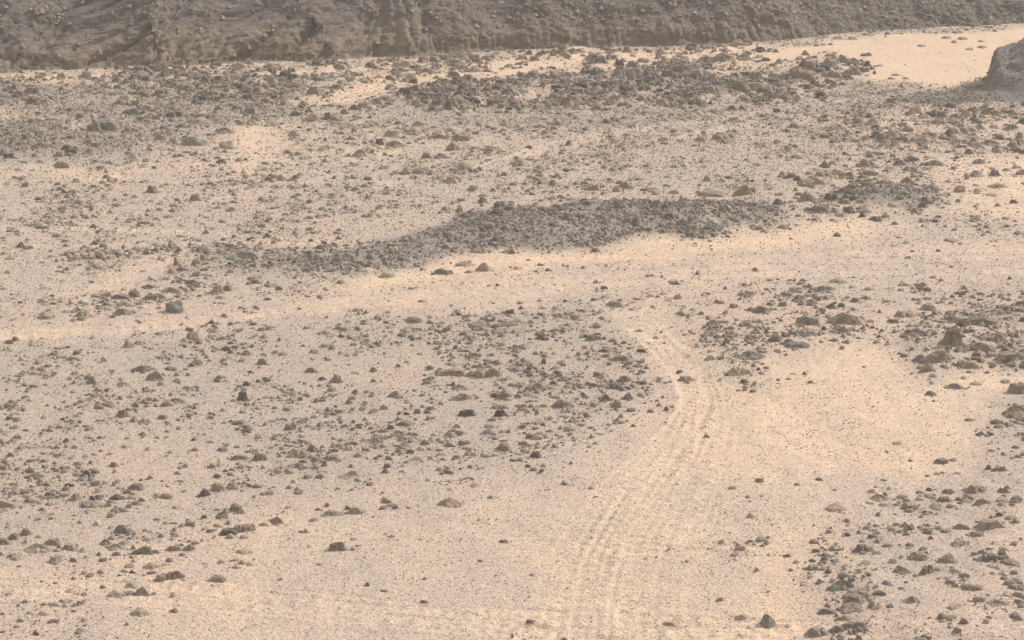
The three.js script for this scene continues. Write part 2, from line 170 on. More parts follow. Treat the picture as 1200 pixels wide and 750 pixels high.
// wheel tracks: smoothed centre lines, looked up through coarse buckets
const BUCKET = new Map(), BS = 3;
let trackNo = 0;
for (const [pts, gauge, w, depth] of TRACKS) {
  trackNo++;
  const P = [];
  for (let i = 0; i < pts.length - 1; i++) { const p0 = pts[Math.max(0, i - 1)], p1 = pts[i], p2 = pts[i + 1], p3 = pts[Math.min(pts.length - 1, i + 2)]; const L = Math.hypot(p2[0] - p1[0], p2[1] - p1[1]), n = Math.max(2, Math.ceil(L / 1.2));
    for (let k = 0; k < n; k++) { const t = k / n, q = c => .5 * (2 * p1[c] + (p2[c] - p0[c]) * t + (2 * p0[c] - 5 * p1[c] + 4 * p2[c] - p3[c]) * t * t + (3 * p1[c] - p0[c] - 3 * p2[c] + p3[c]) * t * t * t); P.push([q(0), q(1)]); } }
  for (let i = 0; i < P.length - 1; i++) {
    const s = [P[i][0], P[i][1], P[i + 1][0], P[i + 1][1], gauge, w, depth, trackNo], r = gauge + w * 4;
    for (let bx = Math.floor((Math.min(s[0], s[2]) - r) / BS); bx <= Math.floor((Math.max(s[0], s[2]) + r) / BS); bx++) for (let bz = Math.floor((Math.min(s[1], s[3]) - r) / BS); bz <= Math.floor((Math.max(s[1], s[3]) + r) / BS); bz++) { const k = bx * 10007 + bz; let b = BUCKET.get(k); if (!b) BUCKET.set(k, b = []); b.push(s); }
  }
}
function ruts(x, z) {                                           // [height, how worn]
  const b = BUCKET.get(Math.floor(x / BS) * 10007 + Math.floor(z / BS)); if (!b) return [0, 0];
  let h = 0, worn = 0, cur = -1, best = 0;
  for (const s of b) {
    const ex = s[2] - s[0], ez = s[3] - s[1], l = ex * ex + ez * ez, t = clamp(((x - s[0]) * ex + (z - s[1]) * ez) / l, 0, 1), d = Math.hypot(x - s[0] - ex * t, z - s[1] - ez * t), e = Math.abs(d - s[4]) / s[5];
    if (e > 3.5) continue;
    const fadeout = .3 + .7 * smooth(-.35, .25, noise2(x / 4 + s[7] * 9.3, z / 8 + s[7] * 3.1)) * (.9 + .4 * noise2(x / .8 + s[7], z / .9));
    const p = (-Math.exp(-e * e) + .4 * Math.exp(-(e - 1.7) * (e - 1.7) * 2)) * s[6] * fadeout;
    if (s[7] !== cur) { h += best; best = 0; cur = s[7]; }
    if (Math.abs(p) > Math.abs(best)) best = p;
    worn = Math.max(worn, Math.exp(-e * e * .8) * fadeout);
  }
  return [clamp(h + best, -.13, .09), worn];
}
function ground(x, z, worn) {
  let h = .5 * fbm2(x / 34 + 5, z / 50, 3);
  const lift = field('lift', x, z), peb = field('peb', x, z), raise = field('raise', x, z);
  h += raise * (1 + .35 * fbm2(x / 5, z / 8 + 30, 3));
  if (lift > .01) { const n = fbm2(x / 5 + 60, z / 8 - 12, 4), m = fbm2(x / 1.6 - 7, z / 2 + 3, 3); h += lift * (Math.max(0, n + .12) * 1.5 + Math.max(0, m) * .45); }
  h += (.03 + .05 * peb) * fbm2(x / 1.3 + 9, z / 1.6 + 2, 3) + .09 * fbm2(x / 5.5, z / 6.5 + 77, 3);
  h += .014 * (.3 + peb) * noise2(x / .31, z / .35);
  if (worn === undefined) worn = ruts(x, z);
  return h + worn[0];
}

// ---------------------------------------------------------------- materials
const lin = (r, g, b) => new THREE.Color().setRGB(r, g, b);
function grainTexture(size, seed, splats, rMin, rMax, contrast) {   // fine grit: thousands of tiny grains, tiling
  const r = rng(seed), n = size * size, val = new Float32Array(n), hgt = new Float32Array(n);
  for (let i = 0; i < n; i++) val[i] = (r() - .5) * contrast * .9;
  for (let s = 0; s < splats; s++) {
    const R = rMin + (rMax - rMin) * Math.pow(r(), 4), cx = r() * size, cy = r() * size, c = (r() - .56) * contrast * 2.2, e = .6 + r() * .8;
    for (let y = Math.floor(cy - R); y <= cy + R; y++) for (let x = Math.floor(cx - R); x <= cx + R; x++) {
      const q = ((x - cx) ** 2 * e + (y - cy) ** 2 / e) / (R * R); if (q > 1) continue;
      const k = ((y + size) % size) * size + (x + size) % size; val[k] = mix(val[k], c, .85 * Math.min(1, (1 - q) * 2.5)); hgt[k] = Math.max(hgt[k], Math.sqrt(1 - q) * R / rMax);
    }
  }
  const col = new Uint8Array(n * 4), bmp = new Uint8Array(n * 4);
  for (let i = 0; i < n; i++) { const v = clamp(.86 + val[i], 0, 1); col[i * 4] = 255 * Math.pow(v, 1 / 2.2); col[i * 4 + 1] = 255 * Math.pow(v * .995, 1 / 2.2); col[i * 4 + 2] = 255 * Math.pow(v * .985, 1 / 2.2); col[i * 4 + 3] = 255; bmp[i * 4] = bmp[i * 4 + 1] = bmp[i * 4 + 2] = 255 * clamp(hgt[i] * .9 + r() * .1, 0, 1); bmp[i * 4 + 3] = 255; }
  const mk = (a, cs) => { const t = new THREE.DataTexture(a, size, size, THREE.RGBAFormat); t.wrapS = t.wrapT = THREE.RepeatWrapping; t.magFilter = THREE.LinearFilter; t.minFilter = THREE.LinearMipmapLinearFilter; t.generateMipmaps = true; t.anisotropy = 8; if (cs) t.colorSpace = THREE.SRGBColorSpace; t.needsUpdate = true; return t; };
  return [mk(col, true), mk(bmp, false)];
}
const [gritMap, gritBump] = grainTexture(2048, 11, 560000, 1.1, 5, .42);
const groundMat = new THREE.MeshStandardMaterial({ vertexColors: true, map: gritMap, bumpMap: gritBump, bumpScale: .03, roughness: .97 });
const cliffMat = new THREE.MeshStandardMaterial({ vertexColors: true, map: gritMap, bumpMap: gritBump, bumpScale: .06, roughness: .97 });
const TINT = { b: lin(.29, .233, .188), d: lin(.16, .128, .107), g: lin(.265, .237, .208), t: lin(.37, .295, .23), p: lin(.235, .185, .165), o: lin(.25, .21, .152), w: lin(.52, .44, .37) };
const TINTNAME = { b: 'brown grey', d: 'dark brown', g: 'grey', t: 'tan', p: 'purplish grey', o: 'olive brown', w: 'pale' };
const rockMat = {};
for (const k in TINT) rockMat[k] = [0, 1, 2].map(i => new THREE.MeshStandardMaterial({ color: TINT[k].clone().multiplyScalar([.86, 1, 1.14][i]), vertexColors: true, map: gritMap, bumpMap: gritBump, bumpScale: .025, roughness: .95 }));
const stoneMat = new THREE.MeshStandardMaterial({ color: 0xffffff, vertexColors: true, roughness: .96 });
const on = m => { m.castShadow = m.receiveShadow = true; return m; };
function tag(o, label, category, group, kind) { if (label) o.userData.label = label; if (category) o.userData.category = category; if (group) o.userData.group = group; if (kind) o.userData.kind = kind; return o; }

// ---------------------------------------------------------------- ground: one sheet, finely divided where the valley floor lies, out to the horizon beyond
const SANDC = [.62, .45, .322], TANC = [.425, .348, .298], DARKC = [.195, .172, .155], YELC = [.60, .468, .335];
{
  const zs = []; for (let z = 80; z > -112; z -= 16) zs.push(z);
  for (let z = -112; z > -396; z -= .125 + (-z - 112) / 283 * .42) zs.push(z);
  for (let z = -396, s = 2; z > -2600; z -= s, s *= 1.35) zs.push(z);
  const us = []; for (const m of [30, 14, 7, 4, 2.6, 1.9, 1.5, 1.3, 1.15, 1.06]) us.push(-m);
  const NF = 560; for (let i = 0; i <= NF; i++) us.push(-1 + 2 * i / NF);
  for (const m of [1.06, 1.15, 1.3, 1.5, 1.9, 2.6, 4, 7, 14, 30]) us.push(m);
  const C = us.length, N = C * zs.length, pos = new Float32Array(N * 3), col = new Float32Array(N * 3), uv = new Float32Array(N * 2), idx = [];
  zs.forEach((z, j) => us.forEach((u, i) => {
    const k = j * C + i, w = 12 + .193 * clamp(-z, 112, 396), x = u * w, near = z < -100 && z > -410 && Math.abs(x) < 145;
    const wr = near ? ruts(x, z) : [0, 0];
    pos[k * 3] = x; pos[k * 3 + 1] = ground(x, z, wr); pos[k * 3 + 2] = z; uv[k * 2] = x / 30; uv[k * 2 + 1] = z / 30;
    let s = field('sand', x, z), dk = field('dark', x, z);
    const n1 = fbm2(x / 3 + 4, z / 7, 4), n2 = fbm2(x / 11 - 8, z / 22 + 5, 3), n3 = fbm2(x / .9, z / 1.3 + 50, 3), n4 = fbm2(x / 18 + 70, z / 30, 2);
    s = clamp(s + (n1 * .5 + n3 * .35) * (s < .95 ? 1 : .3) + .17 * wr[1], 0, 1); dk = clamp(dk * (1 + n3 * 1.3 + n1 * 1.0) + .2 * smooth(.1, .4, n3 + .4 * n1) * (1 - s) - wr[1] * .2, 0, 1);
    const v = 1 + .10 * n1 + .08 * n2 + .14 * n3, warm = .06 * n4 + .05 * n2, yel = smooth(.05, .35, n4 + .3 * n1);
    for (let c = 0; c < 3; c++) { const sc = mix(SANDC[c], YELC[c], yel * .6); col[k * 3 + c] = clamp(mix(mix(TANC[c], sc, s), DARKC[c], dk) * v * (1 + (c === 0 ? warm : c === 2 ? -warm : 0)), .02, .8); }
    if (i && j) idx.push(k - C - 1, k - C, k, k - C - 1, k, k - 1);
  }));
  const g = new THREE.BufferGeometry();
  g.setAttribute('position', new THREE.BufferAttribute(pos, 3)); g.setAttribute('color', new THREE.BufferAttribute(col, 3)); g.setAttribute('uv', new THREE.BufferAttribute(uv, 2)); g.setIndex(idx.map((v, q) => v));
  // wind rows so that faces look up
  for (let q = 0; q < idx.length; q += 3) { const t = idx[q + 1]; idx[q + 1] = idx[q + 2]; idx[q + 2] = t; }
  g.setIndex(idx); g.computeVertexNormals(); if (g.attributes.normal.getY(5000) < 0) { for (let q = 0; q < idx.length; q += 3) { const t = idx[q + 1]; idx[q + 1] = idx[q + 2]; idx[q + 2] = t; } g.setIndex(idx); g.computeVertexNormals(); }
  const m = on(new THREE.Mesh(g, groundMat)); m.name = 'desert_ground'; tag(m, 'pale tan desert floor of sand and gravel with wheel tracks', 'ground', null, 'structure'); scene.add(m);
}
// ---------------------------------------------------------------- cliff: steep cut bank below, rubble slope above, running along the far side of the valley
const CLIFF = [[-98.6,-307.5],[-84.9,-318.1],[-71.8,-326.9],[-62.3,-331.0],[-56.5,-333.6],[-50.6,-336.2],[-43.2,-336.2],[-32.2,-342.3],[-21.6,-344.1],[-18.5,-346.9],[-8.8,-351.6],[0.0,-356.4],[11.2,-359.3],[22.7,-362.3],[28.5,-364.3],[34.4,-366.3],[40.6,-370.5],[46.9,-374.7],[53.3,-379.0],[59.8,-382.4],[72.7,-388.0],[85.6,-391.5],[104.9,-395.0],[124.1,-397.4]];
const cliffPoint = [];
{
  const seg = [], S = .22; let acc = 0;
  for (let i = 0; i < CLIFF.length - 1; i++) { const [ax, az] = CLIFF[i], [bx, bz] = CLIFF[i + 1], L = Math.hypot(bx - ax, bz - az), n = Math.ceil(L / S); for (let k = 0; k < n; k++) seg.push([mix(ax, bx, k / n), mix(az, bz, k / n)]); }
  const vs = [-1.5]; for (let v = -1; v < 15; v += .15) vs.push(v); for (let v = 15; v < 46; v += .9) vs.push(v); for (let v = 46, s = 2; v < 260; v += s, s *= 1.3) vs.push(v);
  const C = seg.length, pos = [], col = [], uv = [], idx = [];
  // smooth the foot line
  for (let p = 0; p < 30; p++) for (let i = 1; i < C - 1; i++) { seg[i][1] = (seg[i - 1][1] + seg[i][1] * 2 + seg[i + 1][1]) / 4; }
  const bankH = x => 2.9 * smooth(-22, -14, x) * smooth(47, 36, x) + 1.6 * smooth(-72, -60, x) * smooth(-14, -22, x);   // height of the cut bank along the foot
  const h = seg.map(() => 0), off = seg.map(() => 0); let vp = vs[0];
  for (let j = 0; j < vs.length; j++) {
    const v = vs[j], dv = v - vp; vp = v;
    for (let i = 0; i < C; i++) {
      const x = seg[i][0], bh = bankH(x) * (1 + .45 * fbm2(x / 6, 3, 3)), steep = smooth(bh + .5, bh - .5, v) * (bh > .3 ? 1 : 0);
      const ang = v < 46 ? mix(.66 + .10 * noise2(x / 18, v / 8), 1.05, steep) : .1;
      if (j === 0) h[i] = v; else { h[i] += Math.sin(ang) * dv; off[i] += Math.cos(ang) * dv; }
      const ia = Math.max(0, i - 4), ib = Math.min(C - 1, i + 4), tx = seg[ib][0] - seg[ia][0], tz = seg[ib][1] - seg[ia][1], tl = Math.hypot(tx, tz), nx = tz / tl, nz = -tx / tl;   // away from the valley
      const e = smooth(-.6, 1.2, v) ;
      // gullies run down and across; buttresses stand between them
      const west = smooth(-4, -18, x), rid = (a, b, p) => Math.pow(1 - Math.min(1, Math.abs(noise2(a, b)) * 2.2), p);
      const g1 = rid((x - v * .75 * west) / 8.5 + 3, v / 40 + 1, 2), g2 = rid((x - v * .9 * west) / 3.1, v / 14 + 40, 2), g3 = rid(x / 1.1 + 9, v / 9 + 2, 3);
      const rough = fbm3(x / 1.1, h[i] / 1.1, v / 1.1 + 3, 4), big = fbm3(x / 7, h[i] / 4, 9 + v / 7, 3), fine = fbm3(x / .42 + 8, h[i] / .42, v / .42, 2), lump = Math.abs(fbm3(x / .55 + 31, h[i] / .55, v / .55, 2));
      const inset = e * (g1 * 1.5 * (.35 + .65 * west) + g2 * .85 * (.4 + .6 * west) + g3 * (.26 * steep + .08) - big * 1.5 - rough * .5 - fine * .38 - lump * .2 * (1 - steep * .5));
      pos.push(seg[i][0] + nx * (off[i] + inset * .75), h[i] - inset * .5 * (1 - steep * .5), seg[i][1] + nz * (off[i] + inset * .75));
      uv.push(i * S / 22, v / 22);
      // colour: tan cut earth low down and on the west side, dark scree above and to the east
      const n = fbm2(x / 5 + 8, v / 4, 4), tanf = clamp(Math.max(steep * .75, smooth(11, 3, v + n * 8) * smooth(-66, -50, x + n * 14) * smooth(8, -14, x + n * 10) * .9, smooth(8, 2, v + n * 5) * smooth(44, 34, x + n * 10) * .65) + n * .35, 0, 1), t2 = .95 + .55 * fbm2(x / .9, v / .9, 3) + .12 * fbm2(x / 14, v / 10 + 6, 2);
      col.push(mix(.165, .255, tanf) * t2, mix(.141, .199, tanf) * t2, mix(.123, .144, tanf) * t2);
      if (i && j) { const k = j * C + i; idx.push(k - C - 1, k, k - C, k - C - 1, k - 1, k); }
      cliffPoint.push([pos[pos.length - 3], pos[pos.length - 2], pos[pos.length - 1], v, steep]);
    }
  }
  const g = new THREE.BufferGeometry(); g.setAttribute('position', new THREE.Float32BufferAttribute(pos, 3)); g.setAttribute('color', new THREE.Float32BufferAttribute(col, 3)); g.setAttribute('uv', new THREE.Float32BufferAttribute(uv, 2)); g.setIndex(idx); g.computeVertexNormals();
  if (g.attributes.normal.getY(C * 60 + 300) < 0) { for (let q = 0; q < idx.length; q += 3) { const t = idx[q + 1]; idx[q + 1] = idx[q + 2]; idx[q + 2] = t; } g.setIndex(idx); g.computeVertexNormals(); }
  const m = on(new THREE.Mesh(g, cliffMat)); m.name = 'cliff'; tag(m, 'brown grey rocky hillside with a cut bank along its foot', 'cliff', null, 'structure'); scene.add(m);
}
// ---------------------------------------------------------------- rock shapes: a lump cut by random planes, then roughened; base at y = 0, top at y = 1, about 1 wide
function rockGeometry(seed, kind, detail) {
  const r = rng(seed), g = mergeVertices(new THREE.IcosahedronGeometry(1, detail).deleteAttribute('uv').deleteAttribute('normal')), p = g.attributes.position, planes = [];
  const add = (az, el, d) => planes.push([Math.cos(el) * Math.cos(az), Math.sin(el), Math.cos(el) * Math.sin(az), d]);
  const np = [8, 5, 8, 5][kind], a0 = r() * 7;
  for (let i = 0; i < np; i++) add(a0 + i / np * 6.283 + (r() - .5) * .9, [.2 + r() * .75, .45 + r() * .35, .3 + r() * .7, .02 + r() * .3][kind], [.55, .46, .55, .62][kind] + r() * .3);
  for (let i = 0; i < 4; i++) add(r() * 6.283, [.95 + r() * .55, 1.1 + r() * .3, 1.2 + r() * .3, 1.15 + r() * .35][kind], [.4, .62, .3, .6][kind] + r() * .2);
  const cleft = r() < .45 ? .16 + .14 * r() : 0, ca = r() * 6.283, co = (r() - .5) * .5;             // a split through the lump
  const sx = r() * 50, v = new THREE.Vector3(), col = new Float32Array(p.count * 3); let top = 0; const ext = [];
  for (let i = 0; i < p.count; i++) {
    v.fromBufferAttribute(p, i).normalize(); let rad = 1.05;
    for (const [x, y, z, d] of planes) { const q = x * v.x + y * v.y + z * v.z; if (q > .05) rad = Math.min(rad, d / q); }
    rad *= 1 + .3 * fbm3(v.x * 1.3 + sx, v.y * 1.3, v.z * 1.3, 2) + (detail > 3 ? .1 : .15) * fbm3(v.x * 4 + sx, v.y * 4, v.z * 4, 3) - (detail > 3 ? .05 * Math.max(0, .25 - Math.abs(noise3(v.x * 3.2 + sx, v.y * 3.2 + 9, v.z * 3.2))) * 4 : 0);
    if (cleft && v.y > -.1) rad *= 1 - cleft * Math.exp(-Math.pow((v.x * Math.cos(ca) + v.z * Math.sin(ca) - co) / .13, 2)) * smooth(-.1, .4, v.y);
    v.multiplyScalar(rad); if (v.y < -.35) v.y = -.35; p.setXYZ(i, v.x, v.y, v.z); top = Math.max(top, v.y); if (Math.abs(v.y) < .22) ext.push(Math.hypot(v.x, v.z));
    const t = 1 + .42 * fbm3(v.x * 2.3 + sx, v.y * 2.3 + 4, v.z * 2.3, 3) + .1 * (r() - .5); col[i * 3] = t * 1.02; col[i * 3 + 1] = t; col[i * 3 + 2] = t * .97;
  }
  ext.sort((a, b) => a - b); const w = ext[Math.floor(ext.length * .8)];
  const flare = kind === 3 ? .05 : .08 + .2 * r(), fl = .5 / (1 + flare * .7);                       // the foot spreads into the ground
  for (let i = 0; i < p.count; i++) { const y = p.getY(i) / top, f = fl * (1 + flare * Math.pow(clamp(1 - y / .5, 0, 1.2), 2)); p.setXYZ(i, p.getX(i) / w * f, y, p.getZ(i) / w * f); }
  g.setAttribute('color', new THREE.BufferAttribute(col, 3));
  const c = toCreasedNormals(g, .5), q = c.attributes.position, nm = c.attributes.normal, uv = new Float32Array(q.count * 2);
  for (let i = 0; i < q.count; i += 3) { const ax = Math.abs(nm.getX(i)), ay = Math.abs(nm.getY(i)), az = Math.abs(nm.getZ(i)); for (let k = i; k < i + 3; k++) { const X = q.getX(k), Y = q.getY(k), Z = q.getZ(k), [a, b] = ay > ax && ay > az ? [X, Z] : ax > az ? [Z, Y * .5] : [X, Y * .5]; uv[k * 2] = a * .07 + seed * .137; uv[k * 2 + 1] = b * .07 + seed * .071; } }
  c.setAttribute('uv', new THREE.BufferAttribute(uv, 2)); if (detail < 7) c.deleteAttribute('uv'); return c;
}
const SHAPES = [0, 1, 2, 3].map(k => Array.from({ length: 7 }, (_, i) => rockGeometry(100 + k * 31 + i * 7, k, 8)));
const SHAPENAME = ['rounded', 'pointed', 'flat', 'blocky'];
// each rock: x, z, width, height, tint, shape, own description
const ROCKS = [
  ['in the rock cluster beside the track bend', 'rock cluster beside the track bend', [
    [23.62, -189.10, 2.26, 0.82, 'b', 0, 'largest brown boulder in the cluster beside the track bend'],
    [14.90, -173.01, 1.44, 0.52, 't', 0, 'smooth tan rock at the lower tip of the track bend cluster'],
    [15.99, -178.11, 1.68, 0.42, 'p', 2, 'long flat purplish rock at the edge of the track bend cluster'],
    [20.88, -188.34, 1.31, 0.59, 'g', 3, 'blocky grey boulder next to the largest boulder by the track bend'],
    [19.31, -181.18, 1.51, 0.38, 'g', 2, 'flat grey slab at the sand edge below the blocky grey boulder'],
    [23.54, -200.86, 1.60, 0.40, 'b', 0],
    [17.93, -192.44, 1.33, 0.48, 'b', 0],
    [20.44, -184.76, 1.30, 0.33, 'g', 0],
    [14.14, -188.08, 1.00, 0.40, 'b', 0],
    [16.52, -187.83, 1.00, 0.34, 'b', 0],
    [11.31, -171.70, 0.99, 0.26, 'b', 0],
    [24.83, -203.67, 1.30, 0.32, 'b', 0],
    [18.21, -183.48, 0.98, 0.25, 'b', 0],
    [13.27, -177.34, 0.85, 0.29, 'b', 0],
    [14.98, -183.50, 0.98, 0.25, 'b', 0],
  ]],
  ['in the boulder bank at the sand wash', 'boulder bank at the sand wash', [
    [29.57, -179.25, 1.34, 1.17, 'b', 1, 'tall pointed boulder crowning the boulder bank at the sand wash'],
    [27.92, -184.29, 1.53, 0.38, 'p', 0, 'purplish grey rock alone on sand beside the boulder bank'],
    [31.50, -187.64, 1.20, 0.44, 't', 3, 'tan blocky rock at the back of the boulder bank'],
    [28.16, -175.63, 1.69, 0.69, 'b', 0],
    [33.09, -175.90, 1.79, 0.46, 'g', 0],
    [33.13, -186.64, 1.99, 0.50, 'b', 0],
    [29.87, -174.56, 1.31, 0.43, 't', 0],
    [31.89, -178.20, 1.52, 0.38, 'b', 0],
    [28.17, -190.90, 1.63, 0.41, 't', 0],
    [32.76, -180.53, 1.16, 0.46, 'b', 0],
    [26.98, -173.29, 0.96, 0.53, 'b', 0],
    [35.36, -189.75, 1.82, 0.45, 'b', 2],
    [30.07, -193.45, 1.13, 0.40, 'b', 0],
    [27.17, -175.86, 0.94, 0.38, 'b', 0],
    [31.54, -178.99, 0.96, 0.29, 'b', 0],
    [30.88, -176.10, 0.94, 0.24, 'd', 0],
  ]],
  ['on the grey gravel apron below the rubble field', 'rocks on the grey gravel apron', [
    [-42.64, -283.52, 2.68, 1.25, 'g', 3, 'largest blocky grey boulder on the edge of the gravel apron'],
    [-41.55, -285.32, 0.94, 0.80, 'w', 1, 'pale leaning slab against the largest blocky grey boulder'],
    [-31.88, -273.28, 2.59, 0.82, 'g', 0],
    [-33.16, -288.62, 2.50, 0.66, 'b', 0],
    [-39.18, -291.21, 2.06, 0.60, 'b', 0],
    [-43.53, -282.00, 1.33, 0.98, 'b', 0],
    [-30.12, -281.20, 1.88, 0.59, 'b', 0],
    [-39.46, -281.48, 1.55, 0.55, 'b', 0],
    [-35.79, -276.11, 1.31, 0.63, 'b', 0],
    [-32.35, -293.73, 1.62, 0.42, 'g', 2],
    [-43.48, -259.46, 1.13, 0.46, 'b', 0],
  ]],
  ['in the heap beside the smooth sand plain', 'boulder heap beside the sand plain', [
    [34.66, -324.96, 2.80, 1.25, 'b', 0, 'widest low boulder in front of the heap by the sand plain'],
    [37.27, -334.90, 2.10, 1.23, 'b', 0],
    [41.37, -330.83, 1.82, 0.86, 'b', 0],
    [39.61, -339.29, 1.59, 0.90, 'b', 0],
    [41.57, -342.34, 1.61, 0.91, 'g', 0],
    [42.56, -339.54, 1.60, 0.90, 'b', 0],
    [38.72, -327.00, 1.54, 0.87, 'b', 0],
    [34.63, -333.39, 1.31, 0.65, 'b', 0],
  ]],
  ['on the rubble bank beside the sand strip', 'rubble bank beside the sand strip', [
    [15.99, -126.76, 1.22, 0.40, 'g', 0, 'broad grey boulder at the head of the rubble bank by the sand strip'],
    [14.20, -120.32, 1.04, 0.37, 'g', 0, 'large grey boulder at the foot of the rubble bank beside the sand strip'],
    [17.31, -141.06, 1.10, 0.35, 't', 0, 'smooth tan rock lying alone on the sandy gravel flat'],
    [17.80, -132.90, 0.76, 0.36, 'b', 0, 'rounded brown rock at the sand edge of the rubble bank'],
    [15.00, -123.41, 0.81, 0.22, 'p', 0, 'purplish grey rock with pale top at the rubble bank foot'],
    [25.05, -137.01, 1.25, 0.39, 'b', 0],
    [15.97, -121.12, 0.99, 0.28, 'b', 0],
    [20.34, -131.38, 0.96, 0.33, 'b', 0],
    [16.43, -124.47, 0.94, 0.29, 'b', 0],
    [21.61, -130.64, 0.85, 0.34, 'b', 0],
    [23.55, -136.99, 0.91, 0.31, 'b', 0],
    [19.84, -143.09, 1.04, 0.27, 'b', 0],
    [19.01, -124.00, 0.81, 0.28, 'b', 1],
    [25.56, -144.40, 1.17, 0.29, 'b', 0],
    [23.17, -123.75, 0.93, 0.23, 'b', 0],
    [20.44, -128.84, 0.63, 0.40, 'b', 0],
    [19.16, -129.08, 0.80, 0.28, 'b', 0],
    [22.19, -125.80, 0.82, 0.25, 'b', 0],
    [24.39, -126.28, 0.85, 0.22, 'g', 0],
    [23.96, -135.47, 0.88, 0.24, 'b', 0],
    [16.68, -125.27, 0.94, 0.24, 'b', 0],
    [22.90, -133.70, 0.83, 0.22, 'b', 0],
    [15.10, -120.85, 0.65, 0.25, 'b', 0],
    [23.32, -142.35, 0.81, 0.24, 'b', 0],
    [16.16, -123.45, 1.01, 0.25, 'b', 2],
    [24.73, -142.84, 0.69, 0.28, 'b', 0],
    [25.27, -141.59, 0.69, 0.28, 'b', 0],
    [24.50, -150.76, 0.71, 0.29, 'b', 3],
    [24.82, -130.13, 0.85, 0.21, 'b', 2],
    [27.45, -148.50, 0.72, 0.24, 'b', 0],
    [24.02, -144.61, 0.70, 0.23, 'b', 0],
  ]],
  ['in the rubble around the squared grey block', 'rubble around the squared block', [
    [-24.38, -192.92, 1.20, 0.87, 'g', 3, 'squared upright grey block standing at the edge of the road'],
    [-27.87, -191.92, 1.41, 0.38, 'p', 1, 'broad purplish grey wedge rock beside the squared block'],
    [-30.62, -190.66, 1.10, 0.41, 'b', 1, 'brown pointed rock at the road edge in line with the squared block'],
    [-25.34, -199.85, 1.43, 0.41, 'b', 0],
    [-21.97, -199.58, 1.11, 0.60, 'b', 1],
    [-26.41, -197.04, 1.57, 0.39, 'b', 2],
    [-28.25, -194.99, 1.09, 0.36, 't', 0],
    [-33.20, -190.14, 1.06, 0.35, 'b', 0],
    [-25.73, -208.53, 1.16, 0.30, 'b', 0],
    [-28.84, -197.54, 1.26, 0.32, 'b', 2],
    [-27.29, -201.38, 0.96, 0.31, 'b', 0],
    [-21.35, -200.60, 0.80, 0.40, 'b', 0],
  ]],
  ['on the open gravel flat by the wheel tracks', 'stones on the open gravel flat', [
    [-3.41, -142.54, 1.29, 0.38, 'b', 1, 'wide pointed brown rock alone on the open gravel flat'],
    [11.96, -122.10, 0.69, 0.52, 'g', 1, 'grey cone shaped rock alone on the sand strip'],
    [-8.92, -134.12, 0.79, 0.42, 'b', 0, 'rounded brown rock pair member alone on the gravel flat'],
    [-12.47, -138.97, 0.70, 0.40, 't', 0, 'tan rounded rock resting beside a flat tan rock at the field edge'],
    [-14.70, -136.93, 0.87, 0.27, 'd', 2, 'very dark flat rock at the edge of the stony field'],
    [-20.24, -137.19, 0.96, 0.42, 'g', 0],
    [-9.70, -140.51, 1.05, 0.28, 'b', 1],
    [-8.24, -141.02, 0.98, 0.31, 'b', 0],
    [-20.97, -134.89, 0.57, 0.27, 'b', 0],
  ]],
  ['on the bare sand below the boulder bank', 'rocks below the boulder bank', [
    [31.98, -167.65, 1.11, 0.64, 'b', 3, 'blocky brown boulder casting a long shadow on bare sand'],
    [30.70, -162.00, 1.57, 0.64, 'o', 0],
    [28.33, -168.92, 1.09, 0.29, 'p', 0],
  ]],
  ['in the stony field between road and wheel tracks', 'rocks of the stony field', [
    [-12.26, -153.01, 1.17, 0.45, 't', 0, 'smooth tan rounded rock at the bare edge of the stony field'],
    [-23.07, -171.70, 1.05, 0.61, 'b', 0, 'biggest dark rounded rock in the middle of the stony field'],
    [3.17, -164.30, 1.22, 0.43, 'p', 0, 'low broad purplish rock at the bare edge of the stony field'],
    [-16.83, -166.32, 0.74, 0.62, 'd', 1, 'dark upright pointed rock in the stony field'],
    [-20.80, -145.87, 0.90, 0.31, 'b', 0, 'dark rounded rock standing clear at the lower edge of the stony field'],
    [-26.88, -170.44, 0.74, 0.42, 'b', 1, 'small brown pyramid rock near the biggest rock of the stony field'],
    [-26.11, -181.41, 0.76, 0.43, 't', 1, 'tan pointed rock in the stony field close to the road'],
    [-27.14, -142.05, 1.33, 0.33, 't', 0],
    [-14.08, -137.45, 1.01, 0.37, 'b', 0],
    [-3.09, -166.83, 1.23, 0.41, 'b', 0],
    [1.43, -169.14, 1.17, 0.45, 'b', 0],
    [-1.25, -172.98, 1.04, 0.53, 'b', 0],
    [-2.41, -188.07, 1.38, 0.40, 'b', 0],
    [-8.96, -148.68, 1.11, 0.30, 'b', 1],
    [-0.47, -166.59, 0.83, 0.53, 'b', 0],
    [-7.02, -186.78, 1.37, 0.34, 't', 2],
    [-14.85, -141.28, 0.71, 0.43, 't', 0],
    [-15.65, -152.50, 1.11, 0.28, 'b', 0],
    [-11.32, -171.43, 0.85, 0.49, 'b', 1],
    [-24.26, -174.26, 1.26, 0.31, 'd', 2],
    [-14.52, -152.24, 0.74, 0.44, 'b', 0],
    [-16.28, -145.62, 0.83, 0.34, 'b', 0],
    [-10.46, -152.24, 0.96, 0.30, 'b', 0],
    [-23.77, -143.33, 0.72, 0.39, 't', 1],
    [-5.46, -151.75, 1.01, 0.27, 't', 1],
    [-2.75, -162.49, 0.92, 0.37, 'd', 0],
    [-2.08, -172.97, 0.83, 0.47, 'b', 0],
    [-0.50, -154.07, 0.87, 0.34, 'b', 0],
    [-3.90, -173.48, 1.50, 0.38, 'b', 2],
    [-26.94, -147.93, 0.93, 0.27, 'd', 0],
    [-21.99, -183.71, 0.74, 0.59, 't', 3],
    [-16.88, -144.58, 0.73, 0.35, 'd', 1],
    [-23.77, -161.74, 0.72, 0.45, 'b', 1],
